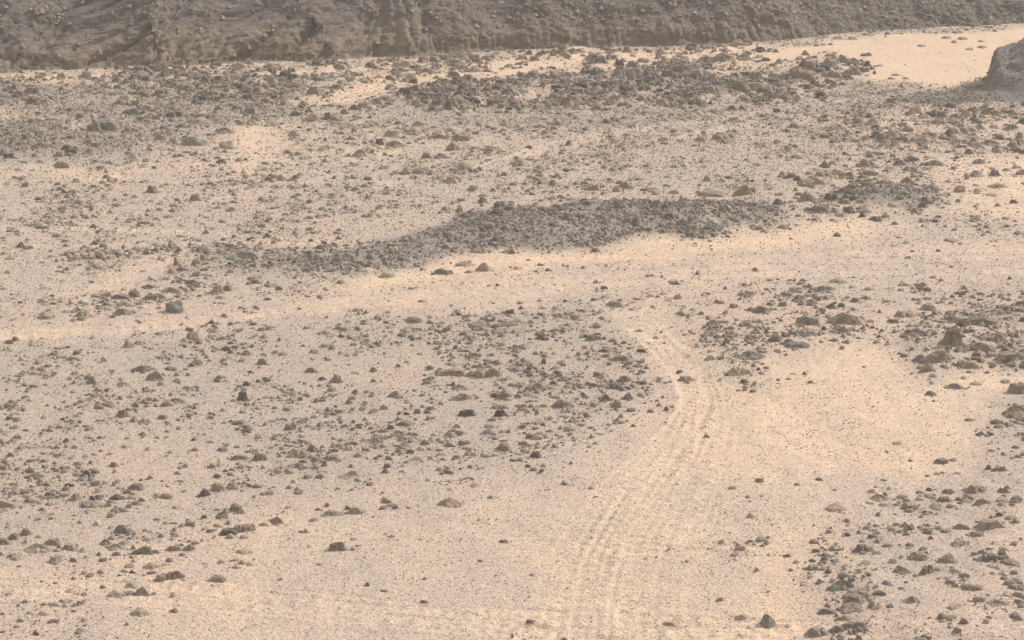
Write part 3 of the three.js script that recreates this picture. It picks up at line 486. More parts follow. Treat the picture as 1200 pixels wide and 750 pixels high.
    [-11.53, -154.29, 0.69, 0.43, 'b', 0],
    [-0.60, -186.02, 1.16, 0.30, 'b', 2],
    [5.88, -166.08, 0.80, 0.40, 'd', 1],
    [-22.70, -142.05, 1.06, 0.27, 'b', 2],
    [6.49, -164.54, 0.66, 0.46, 'b', 0],
    [-26.06, -142.82, 0.76, 0.27, 'b', 0],
    [-3.41, -169.64, 0.95, 0.29, 'b', 0],
    [-7.05, -189.60, 1.18, 0.30, 'b', 0],
    [-6.37, -154.57, 0.81, 0.29, 'b', 0],
    [-6.80, -157.62, 0.83, 0.30, 't', 0],
    [-20.86, -176.30, 0.85, 0.37, 't', 0],
    [1.35, -152.28, 0.69, 0.35, 'd', 0, 'small dark knob of rock alone beside the wheel tracks'],
    [-0.73, -164.04, 0.95, 0.25, 'b', 0],
    [0.45, -189.10, 1.09, 0.28, 'b', 0],
    [-22.14, -160.69, 0.78, 0.31, 'w', 0],
    [-23.92, -148.18, 0.62, 0.35, 'd', 1],
    [-20.94, -165.82, 1.07, 0.27, 'b', 2],
    [-8.00, -156.08, 0.69, 0.33, 'b', 1],
    [-7.39, -167.11, 0.74, 0.36, 'b', 1],
    [-18.98, -144.07, 0.77, 0.23, 'b', 0],
    [-21.54, -143.58, 0.77, 0.23, 'd', 0],
    [-13.08, -174.25, 0.84, 0.31, 'b', 0],
    [-15.48, -145.87, 0.66, 0.29, 't', 0],
    [2.03, -183.74, 0.76, 0.39, 'o', 0],
    [-3.68, -157.13, 0.79, 0.25, 'b', 1],
    [-17.90, -179.36, 0.79, 0.32, 'b', 1],
    [-29.15, -177.33, 0.85, 0.27, 'b', 0],
  ]],
  ['on the dark gravel mound', 'rocks on the dark gravel mound', [
    [20.89, -243.33, 1.44, 0.97, 'b', 0, 'biggest rounded boulder on the crest of the gravel mound'],
    [18.18, -243.07, 2.12, 0.53, 'b', 2],
    [10.55, -246.92, 1.37, 0.45, 'b', 0],
    [-2.49, -215.72, 1.37, 0.34, 'b', 2],
  ]],
  ['in the stone line beside the wheel ruts', 'stone line beside the wheel ruts', [
    [-18.73, -133.36, 1.00, 0.36, 'o', 1, 'olive brown pointed rubble heap beside the lower sand patch'],
    [-17.65, -123.63, 0.83, 0.26, 'b', 0, 'brown rounded rock alone below the wheel ruts'],
    [-16.80, -129.52, 0.82, 0.26, 'd', 0, 'dark rounded rock in the stone line by the wheel ruts'],
    [-17.99, -126.93, 0.62, 0.41, 'b', 0],
    [-19.17, -126.45, 0.79, 0.23, 'b', 0],
    [-17.30, -134.12, 0.76, 0.25, 'b', 0],
    [-20.36, -134.13, 0.72, 0.23, 'b', 0],
    [-18.06, -131.04, 0.75, 0.20, 'b', 0],
    [-14.48, -129.00, 0.69, 0.20, 't', 0],
    [-16.49, -134.12, 0.57, 0.29, 'b', 0],
    [-17.32, -129.00, 0.48, 0.33, 'b', 3],
  ]],
  ['on pale sand at the foot of the gravel mound', 'stones on the sand below the mound', [
    [-2.15, -208.03, 1.29, 0.63, 't', 1, 'tan pyramid rock alone on pale sand below the gravel mound'],
    [-5.44, -206.99, 1.40, 0.42, 'o', 1, 'olive brown wedge rock on pale sand beside the tan pyramid'],
    [-3.85, -210.33, 1.26, 0.34, 'b', 0, 'low brown rock on pale sand behind the tan pyramid'],
    [-0.34, -215.45, 1.03, 0.33, 'b', 0],
  ]],
  ['by the sand patch behind the gravel mound', 'rocks around the small sand patch', [
    [-12.35, -279.88, 1.76, 0.71, 't', 1, 'tan pointed boulder on the ridge by the small sand patch'],
    [-5.02, -277.09, 1.75, 0.66, 'b', 3, 'blocky brown boulder at the end of the ridge by the small sand patch'],
    [-21.46, -291.66, 1.72, 0.70, 't', 1, 'tan pointed boulder between rubble field and sand patch'],
    [-22.40, -280.16, 1.21, 0.58, 'b', 0, 'rounded brown boulder alone on the small sand patch'],
    [-28.12, -288.09, 2.04, 0.59, 'b', 0],
    [-4.58, -257.66, 1.53, 0.66, 'b', 0],
    [-28.62, -271.23, 1.50, 0.71, 't', 3],
    [-11.84, -272.99, 1.72, 0.58, 'b', 2],
    [-15.12, -266.09, 1.47, 0.69, 'o', 0],
    [-18.67, -291.16, 1.37, 0.89, 'g', 3],
    [-5.87, -270.68, 1.28, 0.83, 'b', 0],
    [-10.22, -282.20, 1.56, 0.62, 'b', 0],
    [-7.46, -278.62, 1.76, 0.48, 'b', 0],
    [-17.10, -285.78, 2.02, 0.51, 'b', 2],
    [-7.13, -265.56, 1.36, 0.49, 'b', 0],
    [-19.79, -292.43, 1.04, 0.82, 'b', 0],
    [-9.73, -287.57, 1.36, 0.50, 'b', 0],
    [-25.47, -287.57, 1.70, 0.42, 'b', 2],
    [-8.38, -265.57, 1.05, 0.52, 'b', 0],
  ]],
  ['in the low rubble pile beside the wheel ruts', 'low rubble pile by the wheel ruts', [
    [-22.97, -131.83, 0.49, 0.34, 'w', 3, 'pale blocky stone in the low rubble pile beside wheel ruts'],
    [-24.31, -133.62, 1.41, 0.35, 't', 0],
    [-22.51, -133.89, 0.89, 0.26, 'b', 0],
    [-23.60, -134.90, 0.83, 0.27, 'b', 0],
    [-26.12, -134.91, 0.66, 0.26, 'b', 0],
    [-25.29, -136.44, 0.55, 0.30, 'b', 0],
    [-25.82, -135.67, 0.51, 0.32, 'b', 0],
  ]],
  ['on the stony flat between road and gravel apron', 'rocks on the stony flat behind the road', [
    [-26.39, -210.82, 0.50, 0.65, 'b', 1, 'thin pointed rock standing behind the squared block'],
    [-21.12, -214.14, 1.70, 0.51, 'g', 2],
    [-22.29, -213.13, 1.02, 0.41, 'g', 0],
    [-10.10, -255.59, 0.91, 0.68, 'b', 0],
    [-34.58, -213.13, 1.02, 0.32, 'b', 0],
  ]],
  ['in the rubble field under the gullied tan bank', 'rubble under the gullied bank', [
    [-34.31, -309.83, 2.68, 1.07, 'b', 0],
    [-25.73, -319.78, 2.26, 0.78, 'b', 0],
    [-22.46, -310.94, 1.95, 0.78, 'b', 0],
    [-40.58, -300.11, 1.77, 0.65, 'b', 0],
    [-38.57, -316.07, 1.98, 0.55, 'g', 0],
    [-43.84, -308.29, 1.70, 0.56, 't', 1],
    [-43.95, -303.96, 1.43, 0.57, 'b', 0],
    [-21.11, -336.69, 1.58, 0.63, 'b', 0],
    [-17.18, -299.36, 1.41, 0.56, 'd', 0],
    [-28.82, -316.50, 1.24, 0.75, 'b', 0],
    [-33.13, -334.25, 1.57, 0.58, 't', 0],
    [-20.53, -317.03, 1.49, 0.55, 'b', 0],
    [-57.22, -324.18, 1.53, 0.48, 'b', 0],
    [-42.01, -303.68, 1.19, 0.60, 'g', 0],
  ]],
  ['in the dense rubble belt below the cliff', 'rubble belt below the cliff', [
    [26.89, -343.40, 2.96, 1.05, 'b', 0],
    [21.61, -328.08, 2.57, 0.90, 'b', 0],
    [25.98, -315.30, 2.23, 0.89, 'o', 0],
    [0.72, -303.70, 2.15, 0.74, 'b', 0],
    [6.43, -303.25, 2.14, 0.74, 'b', 0],
    [28.37, -317.02, 2.24, 0.77, 'b', 0],
    [-13.60, -340.25, 2.40, 0.69, 'b', 0],
    [11.25, -304.49, 1.67, 0.79, 'b', 0],
    [-6.35, -304.79, 1.68, 0.67, 'b', 0],
    [29.28, -346.17, 1.90, 0.76, 'b', 0],
    [23.16, -310.46, 1.71, 0.68, 'b', 0],
    [21.30, -339.80, 1.86, 0.75, 'b', 0],
    [-10.45, -333.37, 1.83, 0.60, 'b', 0],
    [-14.44, -306.28, 1.68, 0.55, 'b', 0],
    [4.85, -308.81, 1.46, 0.70, 'b', 0],
    [-4.66, -312.20, 1.47, 0.59, 'b', 0],
    [8.61, -304.48, 1.44, 0.57, 'b', 0],
    [16.78, -304.98, 1.44, 0.58, 'b', 0],
    [15.19, -322.61, 1.52, 0.61, 'o', 0],
    [25.01, -347.14, 1.90, 0.49, 'b', 0],
    [9.49, -305.79, 1.20, 0.60, 'd', 0],
    [18.13, -307.76, 1.21, 0.60, 'b', 0],
  ]],
  ['around the small gravel hump', 'rocks around the small gravel hump', [
    [26.80, -234.88, 1.86, 0.65, 'b', 0],
    [26.23, -240.01, 1.52, 0.89, 'b', 1],
    [34.22, -259.45, 1.84, 0.74, 'b', 0],
    [40.64, -259.98, 1.85, 0.53, 'b', 0],
    [29.33, -253.32, 1.80, 0.52, 'b', 0],
    [38.28, -245.63, 1.46, 0.67, 'b', 0],
    [27.07, -248.97, 1.57, 0.47, 'b', 0],
    [44.71, -247.92, 1.57, 0.39, 'b', 0],
    [45.31, -261.49, 1.45, 0.47, 'b', 0],
    [30.49, -234.62, 1.30, 0.43, 'b', 0],
    [43.53, -253.82, 1.20, 0.58, 'b', 0],
    [29.77, -258.19, 1.02, 0.67, 'b', 1],
    [28.42, -248.73, 1.18, 0.47, 'b', 0],
    [33.70, -254.58, 1.21, 0.48, 'b', 0],
    [36.64, -250.48, 0.99, 0.59, 'b', 0],
    [45.52, -254.32, 1.00, 0.60, 'b', 0],
    [37.47, -260.73, 1.24, 0.45, 'b', 0],
    [31.46, -253.57, 1.20, 0.38, 'b', 0],
    [29.43, -238.99, 1.14, 0.36, 'b', 0],
    [31.24, -231.03, 1.10, 0.35, 'p', 0],
    [48.07, -255.08, 1.01, 0.50, 'b', 0],
  ]],
  ['on the pebbly flat behind the dark gravel mound', 'rocks on the pebbly flat behind the mound', [
    [21.55, -277.59, 2.19, 0.55, 'b', 0],
    [19.31, -276.82, 1.42, 0.51, 'b', 1],
    [8.92, -265.85, 1.47, 0.38, 'b', 0],
    [11.09, -290.63, 1.37, 0.50, 'b', 0],
    [29.95, -286.04, 1.35, 0.50, 'b', 0],
    [0.72, -261.49, 1.24, 0.45, 'b', 0],
  ]],
  ['among boulders in front of the dark outcrop', 'boulders in front of the dark outcrop', [
    [38.68, -277.41, 1.64, 0.71, 't', 0],
    [46.53, -288.38, 1.82, 0.61, 'b', 0],
    [50.86, -272.78, 1.72, 0.58, 'b', 0],
    [48.93, -292.76, 1.38, 0.74, 'b', 1],
    [48.45, -273.78, 1.94, 0.49, 'b', 2],
    [41.80, -274.83, 1.52, 0.50, 'b', 0],
    [47.61, -282.51, 1.45, 0.57, 't', 2],
    [45.89, -281.47, 1.37, 0.57, 't', 0],
    [38.00, -287.35, 1.24, 0.67, 'b', 0],
    [37.47, -278.14, 1.10, 0.72, 'b', 0],
    [52.28, -283.78, 1.34, 0.54, 'b', 0],
    [38.02, -273.32, 1.29, 0.47, 'b', 0],
    [41.30, -282.74, 1.34, 0.49, 'b', 0],
    [48.86, -284.02, 1.23, 0.55, 'b', 1],
  ]],
  ['at the inner edge of the track bend', 'rocks at the inner edge of the bend', [
    [6.67, -169.40, 1.06, 0.36, 'p', 0],
    [7.62, -194.73, 1.24, 0.37, 'b', 0],
    [7.23, -171.44, 0.91, 0.40, 'b', 0],
    [5.70, -183.47, 0.97, 0.40, 'b', 0],
    [7.24, -177.08, 1.31, 0.33, 'b', 2],
    [7.24, -166.59, 0.62, 0.42, 'd', 0],
  ]],
  ['on the sandy road', 'stones on the sandy road', [
    [-5.55, -250.74, 1.29, 0.56, 't', 0],
    [-8.91, -256.35, 1.22, 0.38, 'b', 0],
  ]],
];
const used = {};
const numbered = n => { const k = used[n] = (used[n] ?? -1) + 1; return k ? n + '_' + String(k).padStart(3, '0') : n; };
const rr = rng(5);
for (const [place, group, list] of ROCKS) for (const [x, z, w, h, tint, shape, own] of list) {
  const kind = w > 1.25 ? 'boulder' : 'rock', m = on(new THREE.Mesh(SHAPES[shape][Math.floor(rr() * 7)], rockMat[tint][Math.floor(rr() * 3)]));
  m.name = numbered(kind); m.position.set(x, ground(x, z) - .1 * h, z); m.scale.set(w * 1.32, h * 1.12, w * (.85 + .3 * rr())); m.rotation.set((rr() - .5) * .12, (rr() - .5) * .9 + (rr() < .5 ? Math.PI : 0), (rr() - .5) * .2);
  const size = w < .5 ? 'tiny' : w < .68 ? 'small' : w < .86 ? 'medium' : w < 1.1 ? 'fair sized' : w < 1.45 ? 'big' : w < 1.9 ? 'large' : w < 2.5 ? 'very large' : 'huge', rel = h / w, form = shape === 2 ? '' : rel < .31 ? 'low ' : rel > .5 ? 'tall ' : '';
  tag(m, own || `${size} ${form}${TINTNAME[tint]} ${SHAPENAME[shape]} ${kind} ${place}`, kind, group); scene.add(m);
}
// ---------------------------------------------------------------- dark outcrop at the edge of the sand plain
const OUT = [];
{
  const A = 220, Rn = 70, pos = [], col = [], uv = [], idx = [], cx = 67.5, cz = -322;
  for (let j = 0; j <= Rn; j++) for (let i = 0; i <= A; i++) {
    const a = i / A * 2 * Math.PI, r = j / Rn, c = Math.cos(a), sn = Math.sin(a);
    const front = Math.max(0, sn), left = Math.max(0, -c), ragged = 1 + .12 * noise2(c * 2 + 5, sn * 2) + .05 * noise2(c * 7, sn * 7);
    const R = (14.5 + 12 * front * front + 12 * Math.max(0, c)) * ragged, p = left * left * (1 - .8 * front);
    const x = c * R * r, z = sn * R * r * .8, n = fbm2(x / 4 + 3, z / 4, 4), m = fbm2(x / 1.1, z / 1.1 + 8, 3);
    const rr = r + .05 * n, slope = 1 - smooth(.1, 1, rr), block = 1 - smooth(.68, .82, rr + .05 * m), step = Math.round(n * 2.2) * .3;
    const y = mix(5.9 * slope, 4.4 * block + 2 * slope * slope, p) * (1 + .25 * n) + (.34 * m + step) * (1 - r * r) - (r > .97 ? 1.2 : 0);
    pos.push(cx + x, y, cz + z); uv.push((cx + x) / 30, (cz + z + y) / 30);
    const t = .95 + .5 * m + .2 * n; col.push(.22 * t, .19 * t, .172 * t);
    if (i && j) { const k = j * (A + 1) + i; idx.push(k - A - 2, k, k - 1, k - A - 2, k - A - 1, k); }
    if (j && j < Rn) OUT.push([cx + x, y, cz + z, r]);
  }
  const g = new THREE.BufferGeometry(); g.setAttribute('position', new THREE.Float32BufferAttribute(pos, 3)); g.setAttribute('color', new THREE.Float32BufferAttribute(col, 3)); g.setAttribute('uv', new THREE.Float32BufferAttribute(uv, 2)); g.setIndex(idx); g.computeVertexNormals();
  if (g.attributes.normal.getY(3000) < 0) { for (let q = 0; q < idx.length; q += 3) { const t = idx[q + 1]; idx[q + 1] = idx[q + 2]; idx[q + 2] = t; } g.setIndex(idx); g.computeVertexNormals(); }
  const m = on(new THREE.Mesh(g, cliffMat)); m.name = 'rock_outcrop';
  tag(m, 'dark rounded outcrop rising at the edge of the smooth sand plain', 'outcrop'); scene.add(m);
}
// ---------------------------------------------------------------- loose stones and pebbles: uncountable, strewn as the ground cover says
const SMALL = [
  [-9.5,-154.5,0.62,0.31,'b'], [-13.3,-180.1,0.87,0.27,'b'], [-25.0,-132.1,0.65,0.20,'b'], [26.3,-167.1,0.75,0.28,'d'], [-18.6,-126.9,0.64,0.18,'d'], [-13.0,-138.7,0.70,0.20,'t'], [18.4,-132.4,0.67,0.19,'g'], [-14.5,-141.0,0.53,0.31,'b'],
  [22.9,-141.1,1.05,0.26,'b'], [-24.8,-169.9,1.23,0.31,'b'], [23.4,-130.4,0.64,0.19,'b'], [-56.7,-330.3,1.81,0.45,'b'], [-6.1,-284.0,1.57,0.39,'b'], [-19.9,-328.0,1.03,0.80,'b'], [33.6,-342.8,1.34,0.62,'b'], [44.1,-369.9,2.02,0.51,'b'],
  [-24.4,-200.3,0.80,0.37,'b'], [-21.6,-252.5,1.00,0.46,'b'], [-11.3,-208.0,1.16,0.29,'t'], [-18.2,-201.9,1.13,0.28,'p'], [9.5,-244.9,0.78,0.60,'b'], [12.8,-245.9,1.36,0.34,'b'], [-7.9,-164.0,0.66,0.30,'b'], [21.8,-128.6,0.73,0.18,'b'],
  [-39.9,-227.5,0.99,0.35,'b'], [28.5,-232.1,1.01,0.36,'b'], [-3.3,-159.2,0.71,0.25,'b'], [-12.5,-149.4,0.66,0.24,'b'], [5.0,-180.9,0.90,0.23,'b'], [15.5,-184.5,0.77,0.31,'b'], [34.9,-314.2,1.48,0.39,'b'], [50.7,-285.0,1.35,0.36,'b'],
  [34.6,-285.8,1.35,0.36,'b'], [-2.7,-242.6,1.15,0.31,'b'], [7.5,-240.3,1.14,0.30,'b'], [21.6,-200.4,0.96,0.26,'b'], [26.7,-200.4,0.96,0.26,'b'], [-18.6,-150.7,0.73,0.20,'b'], [-19.9,-134.9,0.72,0.18,'b'], [19.1,-133.7,0.65,0.17,'d'],
  [24.8,-132.2,0.65,0.17,'b'], [-22.4,-174.8,0.91,0.23,'d'], [-22.7,-150.5,0.61,0.26,'d'], [26.9,-149.0,0.55,0.28,'d'], [12.2,-197.3,0.63,0.44,'b'], [30.3,-179.2,0.77,0.27,'b'], [-13.6,-133.6,0.87,0.22,'b'], [41.0,-348.2,1.23,0.64,'b'],
  [67.9,-389.9,1.37,0.72,'t'], [-29.0,-219.3,0.78,0.41,'b'], [22.9,-227.2,1.26,0.32,'p'], [-8.5,-163.3,0.59,0.31,'t'], [6.3,-179.9,1.01,0.25,'d'], [1.1,-167.6,0.94,0.24,'b'], [-22.1,-123.6,0.71,0.18,'b'], [-5.9,-278.1,1.10,0.44,'b'],
  [8.9,-355.1,1.39,0.56,'b'], [36.2,-290.9,1.14,0.46,'b'], [48.3,-268.7,1.06,0.42,'b'], [14.7,-243.9,0.96,0.39,'b'], [18.3,-228.3,0.91,0.36,'b'], [-9.9,-183.4,0.73,0.29,'b'], [-0.4,-189.1,0.76,0.30,'b'], [15.7,-122.4,0.52,0.19,'b'],
  [-2.0,-146.4,0.74,0.18,'b'], [7.4,-122.3,0.56,0.16,'b'], [0.4,-186.0,1.13,0.28,'b'], [44.5,-292.2,1.26,0.38,'b'], [-1.3,-159.4,0.71,0.21,'p'], [-15.1,-289.9,1.37,0.34,'g'], [46.3,-369.9,1.74,0.43,'b'], [33.7,-237.5,1.13,0.28,'b'],
  [43.4,-243.8,1.16,0.29,'b'], [-16.7,-179.3,0.86,0.22,'b'], [-3.9,-176.3,0.85,0.21,'b'], [1.4,-189.1,0.91,0.23,'b'], [2.8,-166.6,0.80,0.20,'b'], [-14.6,-131.8,0.54,0.20,'b'], [18.1,-126.6,0.52,0.20,'p'], [26.3,-138.3,0.67,0.17,'b'],
  [20.8,-123.0,0.60,0.15,'b'], [23.8,-129.4,0.63,0.16,'o'], [17.7,-130.8,0.64,0.16,'b'], [19.1,-130.9,0.53,0.20,'b'], [-26.3,-207.3,0.58,0.50,'b'], [36.2,-258.2,1.33,0.33,'b'], [31.7,-170.5,0.73,0.22,'p'], [-0.4,-338.7,1.19,0.54,'b'],
  [-9.1,-174.7,0.63,0.29,'d'], [43.7,-339.0,1.06,0.64,'b'], [17.3,-126.1,0.64,0.16,'b'], [-16.3,-277.6,1.09,0.37,'b'], [15.6,-277.6,1.09,0.37,'b'], [51.9,-288.9,1.14,0.39,'b'], [-30.6,-231.3,0.92,0.31,'b'], [-31.9,-213.6,0.85,0.29,'b'],
  [-11.2,-244.3,0.97,0.33,'b'], [-8.1,-257.9,1.02,0.35,'b'], [-8.6,-211.9,0.93,0.24,'d'], [0.5,-208.5,0.83,0.28,'t'], [29.1,-256.7,1.12,0.29,'b'], [-22.5,-183.2,0.73,0.25,'b'], [-25.5,-182.4,0.73,0.25,'b'], [-29.8,-159.2,0.64,0.22,'b'],
  [-8.9,-152.8,0.62,0.21,'o'], [4.9,-170.2,0.68,0.23,'d'], [5.9,-172.2,0.69,0.24,'b'], [-18.7,-128.0,0.52,0.18,'b'], [19.8,-144.4,0.58,0.20,'b'], [23.8,-328.9,1.55,0.39,'b'], [40.5,-286.6,1.35,0.34,'b'], [-22.5,-241.3,0.86,0.37,'b'],
  [-9.6,-206.0,1.48,0.37,'o'], [-22.5,-154.6,0.75,0.19,'b'], [27.0,-170.2,0.73,0.20,'t'], [13.6,-182.7,0.78,0.21,'b'], [29.6,-181.0,0.58,0.33,'b'], [19.5,-250.5,1.39,0.35,'b'], [-6.5,-142.3,0.60,0.17,'b'], [-27.7,-218.0,0.52,0.54,'b'],
  [-13.6,-137.7,0.34,0.35,'b'], [-10.5,-139.5,0.52,0.20,'b'], [-8.1,-134.1,0.61,0.15,'b'], [-34.3,-274.8,0.87,0.45,'b'], [-51.1,-288.4,0.91,0.48,'d'], [-3.8,-266.9,1.05,0.32,'b'], [4.0,-279.1,1.10,0.33,'b'], [-40.4,-250.5,0.79,0.42,'t'],
  [-28.3,-218.8,0.87,0.26,'b'], [-34.2,-214.4,0.68,0.36,'b'], [-32.9,-214.9,0.68,0.36,'b'], [9.3,-240.3,0.95,0.29,'b'], [16.9,-227.3,0.90,0.27,'b'], [20.5,-228.0,0.90,0.27,'b'], [3.2,-193.5,0.77,0.23,'b'], [37.8,-251.5,0.80,0.42,'b'],
  [35.5,-237.4,0.94,0.28,'b'], [25.6,-201.4,0.80,0.24,'b'], [-22.5,-170.2,0.55,0.29,'b'], [-16.9,-154.3,0.62,0.19,'d'], [-3.3,-185.5,0.74,0.22,'d'], [-5.3,-154.1,0.62,0.19,'b'], [-10.2,-174.0,0.70,0.21,'b'], [-10.2,-165.8,0.53,0.28,'d'],
  [1.0,-162.8,0.66,0.20,'b'], [-12.2,-147.4,0.60,0.18,'b'], [-36.4,-283.8,1.01,0.39,'d'], [-3.3,-287.3,1.02,0.40,'b'], [34.3,-295.2,1.05,0.41,'b'], [46.5,-267.9,1.16,0.29,'b'], [-37.8,-249.7,0.89,0.35,'o'], [-25.0,-218.2,0.78,0.30,'b'],
  [-25.7,-195.8,0.70,0.27,'b'], [-29.2,-193.2,0.85,0.21,'b'], [-43.4,-334.9,0.92,0.64,'t'], [-15.2,-206.5,0.99,0.25,'t'], [3.0,-251.5,1.19,0.30,'b'], [-6.5,-160.2,1.03,0.26,'d'], [21.4,-142.6,0.49,0.21,'b'], [22.0,-120.9,0.42,0.18,'b'],
  [-18.1,-142.0,0.53,0.18,'b'], [-0.4,-135.4,0.51,0.17,'d'], [19.0,-136.0,0.51,0.17,'b'], [-13.1,-131.3,0.41,0.22,'t'], [11.2,-121.8,0.43,0.17,'w'], [0.9,-286.8,1.02,0.35,'b'], [1.6,-343.1,1.34,0.35,'b'], [59.2,-371.2,1.45,0.38,'b'],
  [61.2,-370.2,1.45,0.38,'b'], [61.8,-378.4,1.77,0.44,'b'], [45.5,-276.8,1.09,0.28,'b'], [44.0,-266.9,1.05,0.27,'b'], [40.8,-264.6,1.04,0.27,'b'], [-46.4,-249.0,1.18,0.30,'b'], [-26.8,-194.0,0.77,0.20,'t'], [-35.2,-201.1,0.80,0.21,'b'],
  [-38.9,-207.0,0.82,0.21,'b'], [-13.4,-243.0,0.87,0.30,'b'], [22.6,-230.3,0.91,0.24,'b'], [-20.4,-168.9,0.61,0.21,'b'], [-7.6,-185.2,0.67,0.23,'d'], [-5.2,-163.0,0.59,0.20,'d'], [14.4,-182.7,0.73,0.19,'b'], [4.7,-177.6,0.71,0.19,'b'],
  [-21.5,-125.4,0.51,0.13,'b'], [0.9,-122.6,0.50,0.13,'d'], [0.0,-214.9,0.55,0.42,'d'], [2.1,-176.6,0.45,0.35,'d'], [6.9,-346.8,1.09,0.49,'b'], [17.1,-343.9,1.08,0.48,'b'], [19.3,-341.3,1.07,0.48,'b'], [36.3,-344.2,1.08,0.49,'b'],
  [-24.1,-247.1,0.78,0.35,'b'], [-32.8,-229.8,0.73,0.33,'b'], [-24.7,-230.2,0.73,0.33,'b'], [16.9,-244.1,0.77,0.35,'b'], [42.5,-245.9,0.78,0.35,'b'], [-31.5,-175.0,0.56,0.25,'b'], [29.7,-169.9,0.73,0.18,'b'], [-21.4,-197.5,0.95,0.24,'b'],
  [-4.1,-153.0,0.74,0.19,'b'], [25.3,-151.3,0.51,0.19,'b'], [-21.9,-124.9,0.61,0.15,'b'], [-12.1,-142.0,0.48,0.18,'b'], [20.0,-141.8,0.69,0.17,'b'], [-9.9,-168.4,0.51,0.25,'d'], [-16.4,-126.4,0.33,0.24,'t'], [23.5,-141.1,0.53,0.15,'d'],
  [-34.4,-225.7,0.81,0.24,'b'], [-3.3,-247.4,0.88,0.26,'b'], [-9.9,-210.1,0.75,0.23,'d'], [-3.9,-192.7,0.69,0.21,'b'], [31.7,-348.7,1.09,0.44,'b'], [-25.0,-254.3,0.80,0.32,'b'], [2.3,-193.7,0.77,0.19,'b'], [27.9,-254.1,0.80,0.32,'b'],
  [-28.9,-152.5,0.49,0.20,'d'], [-4.6,-157.4,0.63,0.16,'b'], [-15.9,-179.9,0.58,0.23,'b'], [2.7,-168.9,0.68,0.17,'b'], [-22.6,-145.9,0.59,0.15,'b'], [-25.0,-134.9,0.44,0.18,'b'], [29.7,-177.7,0.53,0.25,'d'], [40.4,-245.1,0.43,0.66,'b'],
  [-21.8,-207.5,0.58,0.31,'b'], [6.4,-192.2,0.54,0.28,'b'], [-2.6,-177.8,0.50,0.26,'o'], [20.3,-133.7,0.46,0.15,'d'], [27.1,-296.0,1.16,0.29,'b'], [-35.8,-214.7,0.85,0.21,'b'], [48.2,-258.7,0.61,0.45,'b'], [-8.3,-186.3,0.75,0.19,'t'],
  [24.7,-193.2,0.62,0.23,'b'], [25.4,-189.4,0.61,0.22,'b'], [17.9,-179.6,0.67,0.17,'d'], [-17.9,-130.0,0.49,0.12,'d'], [14.0,-344.6,1.08,0.38,'b'], [43.0,-287.6,0.91,0.32,'b'], [-13.1,-257.6,0.81,0.28,'b'], [-16.8,-208.5,0.75,0.19,'b'],
  [6.4,-217.3,0.69,0.24,'b'], [20.2,-240.5,0.76,0.27,'b'], [5.8,-260.7,0.82,0.29,'b'], [21.2,-225.4,0.72,0.25,'p'], [8.6,-193.4,0.70,0.18,'b'], [5.1,-192.4,0.61,0.22,'d'], [47.1,-257.1,0.81,0.28,'b'], [-20.9,-186.3,0.89,0.22,'d'],
  [-29.9,-178.1,0.57,0.20,'b'], [-22.6,-166.1,0.53,0.19,'b'], [-2.2,-152.8,0.56,0.14,'d'], [-6.5,-165.6,0.53,0.19,'b'], [-13.7,-149.7,0.48,0.17,'b'], [29.1,-152.0,0.49,0.17,'d'], [-24.5,-135.9,0.44,0.15,'b'], [-20.0,-121.3,0.60,0.15,'b'],
  [10.9,-123.1,0.60,0.15,'b'], [20.8,-141.8,0.46,0.16,'b'], [15.7,-127.8,0.38,0.17,'b'], [-39.5,-332.6,0.91,0.43,'b'], [-0.7,-288.9,0.80,0.38,'t'], [-35.0,-234.4,0.65,0.31,'b'], [-31.9,-191.9,0.77,0.19,'b'], [-6.5,-196.3,0.78,0.20,'t'],
  [36.2,-221.5,1.23,0.31,'b'], [-17.7,-156.1,0.63,0.16,'b'], [-21.0,-156.9,0.63,0.16,'b'], [-4.7,-154.1,0.62,0.16,'b'], [-22.1,-146.4,0.33,0.26,'b'], [-13.6,-144.8,0.59,0.15,'b'], [-24.5,-140.3,0.43,0.16,'b'], [60.1,-357.9,1.26,0.32,'b'],
  [22.2,-142.9,0.65,0.16,'b'], [-19.0,-179.9,0.43,0.27,'d'], [12.2,-130.3,0.32,0.20,'b'], [29.4,-154.3,0.45,0.18,'d'], [-20.0,-127.7,0.38,0.15,'d'], [-9.6,-145.9,0.43,0.17,'b'], [-31.4,-223.4,0.71,0.21,'b'], [-25.6,-194.0,0.62,0.19,'b'],
  [10.3,-198.1,0.63,0.19,'b'], [29.8,-195.7,0.62,0.19,'b'], [21.6,-187.6,0.60,0.18,'b'], [-25.2,-171.5,0.55,0.17,'b'], [-30.6,-175.5,0.56,0.17,'d'], [-18.1,-182.7,0.59,0.18,'b'], [7.5,-181.4,0.58,0.17,'b'], [11.0,-174.0,0.45,0.23,'d'],
  [-21.3,-124.7,0.41,0.12,'b'], [-13.9,-132.1,0.43,0.13,'b'], [-36.2,-271.8,0.75,0.31,'b'], [14.4,-274.8,0.76,0.31,'b'], [46.5,-329.3,1.16,0.29,'b'], [32.8,-294.0,0.81,0.34,'b'], [-33.9,-242.0,0.67,0.28,'b'], [-36.7,-232.1,0.64,0.27,'b'],
  [-33.9,-230.8,0.64,0.27,'b'], [-19.1,-237.4,0.66,0.27,'b'], [-9.3,-253.3,0.70,0.29,'b'], [11.5,-196.3,0.70,0.18,'b'], [29.1,-200.1,0.56,0.23,'b'], [-20.1,-177.3,0.50,0.21,'b'], [-19.9,-188.8,0.53,0.22,'d'], [-32.6,-177.3,0.50,0.21,'t'],
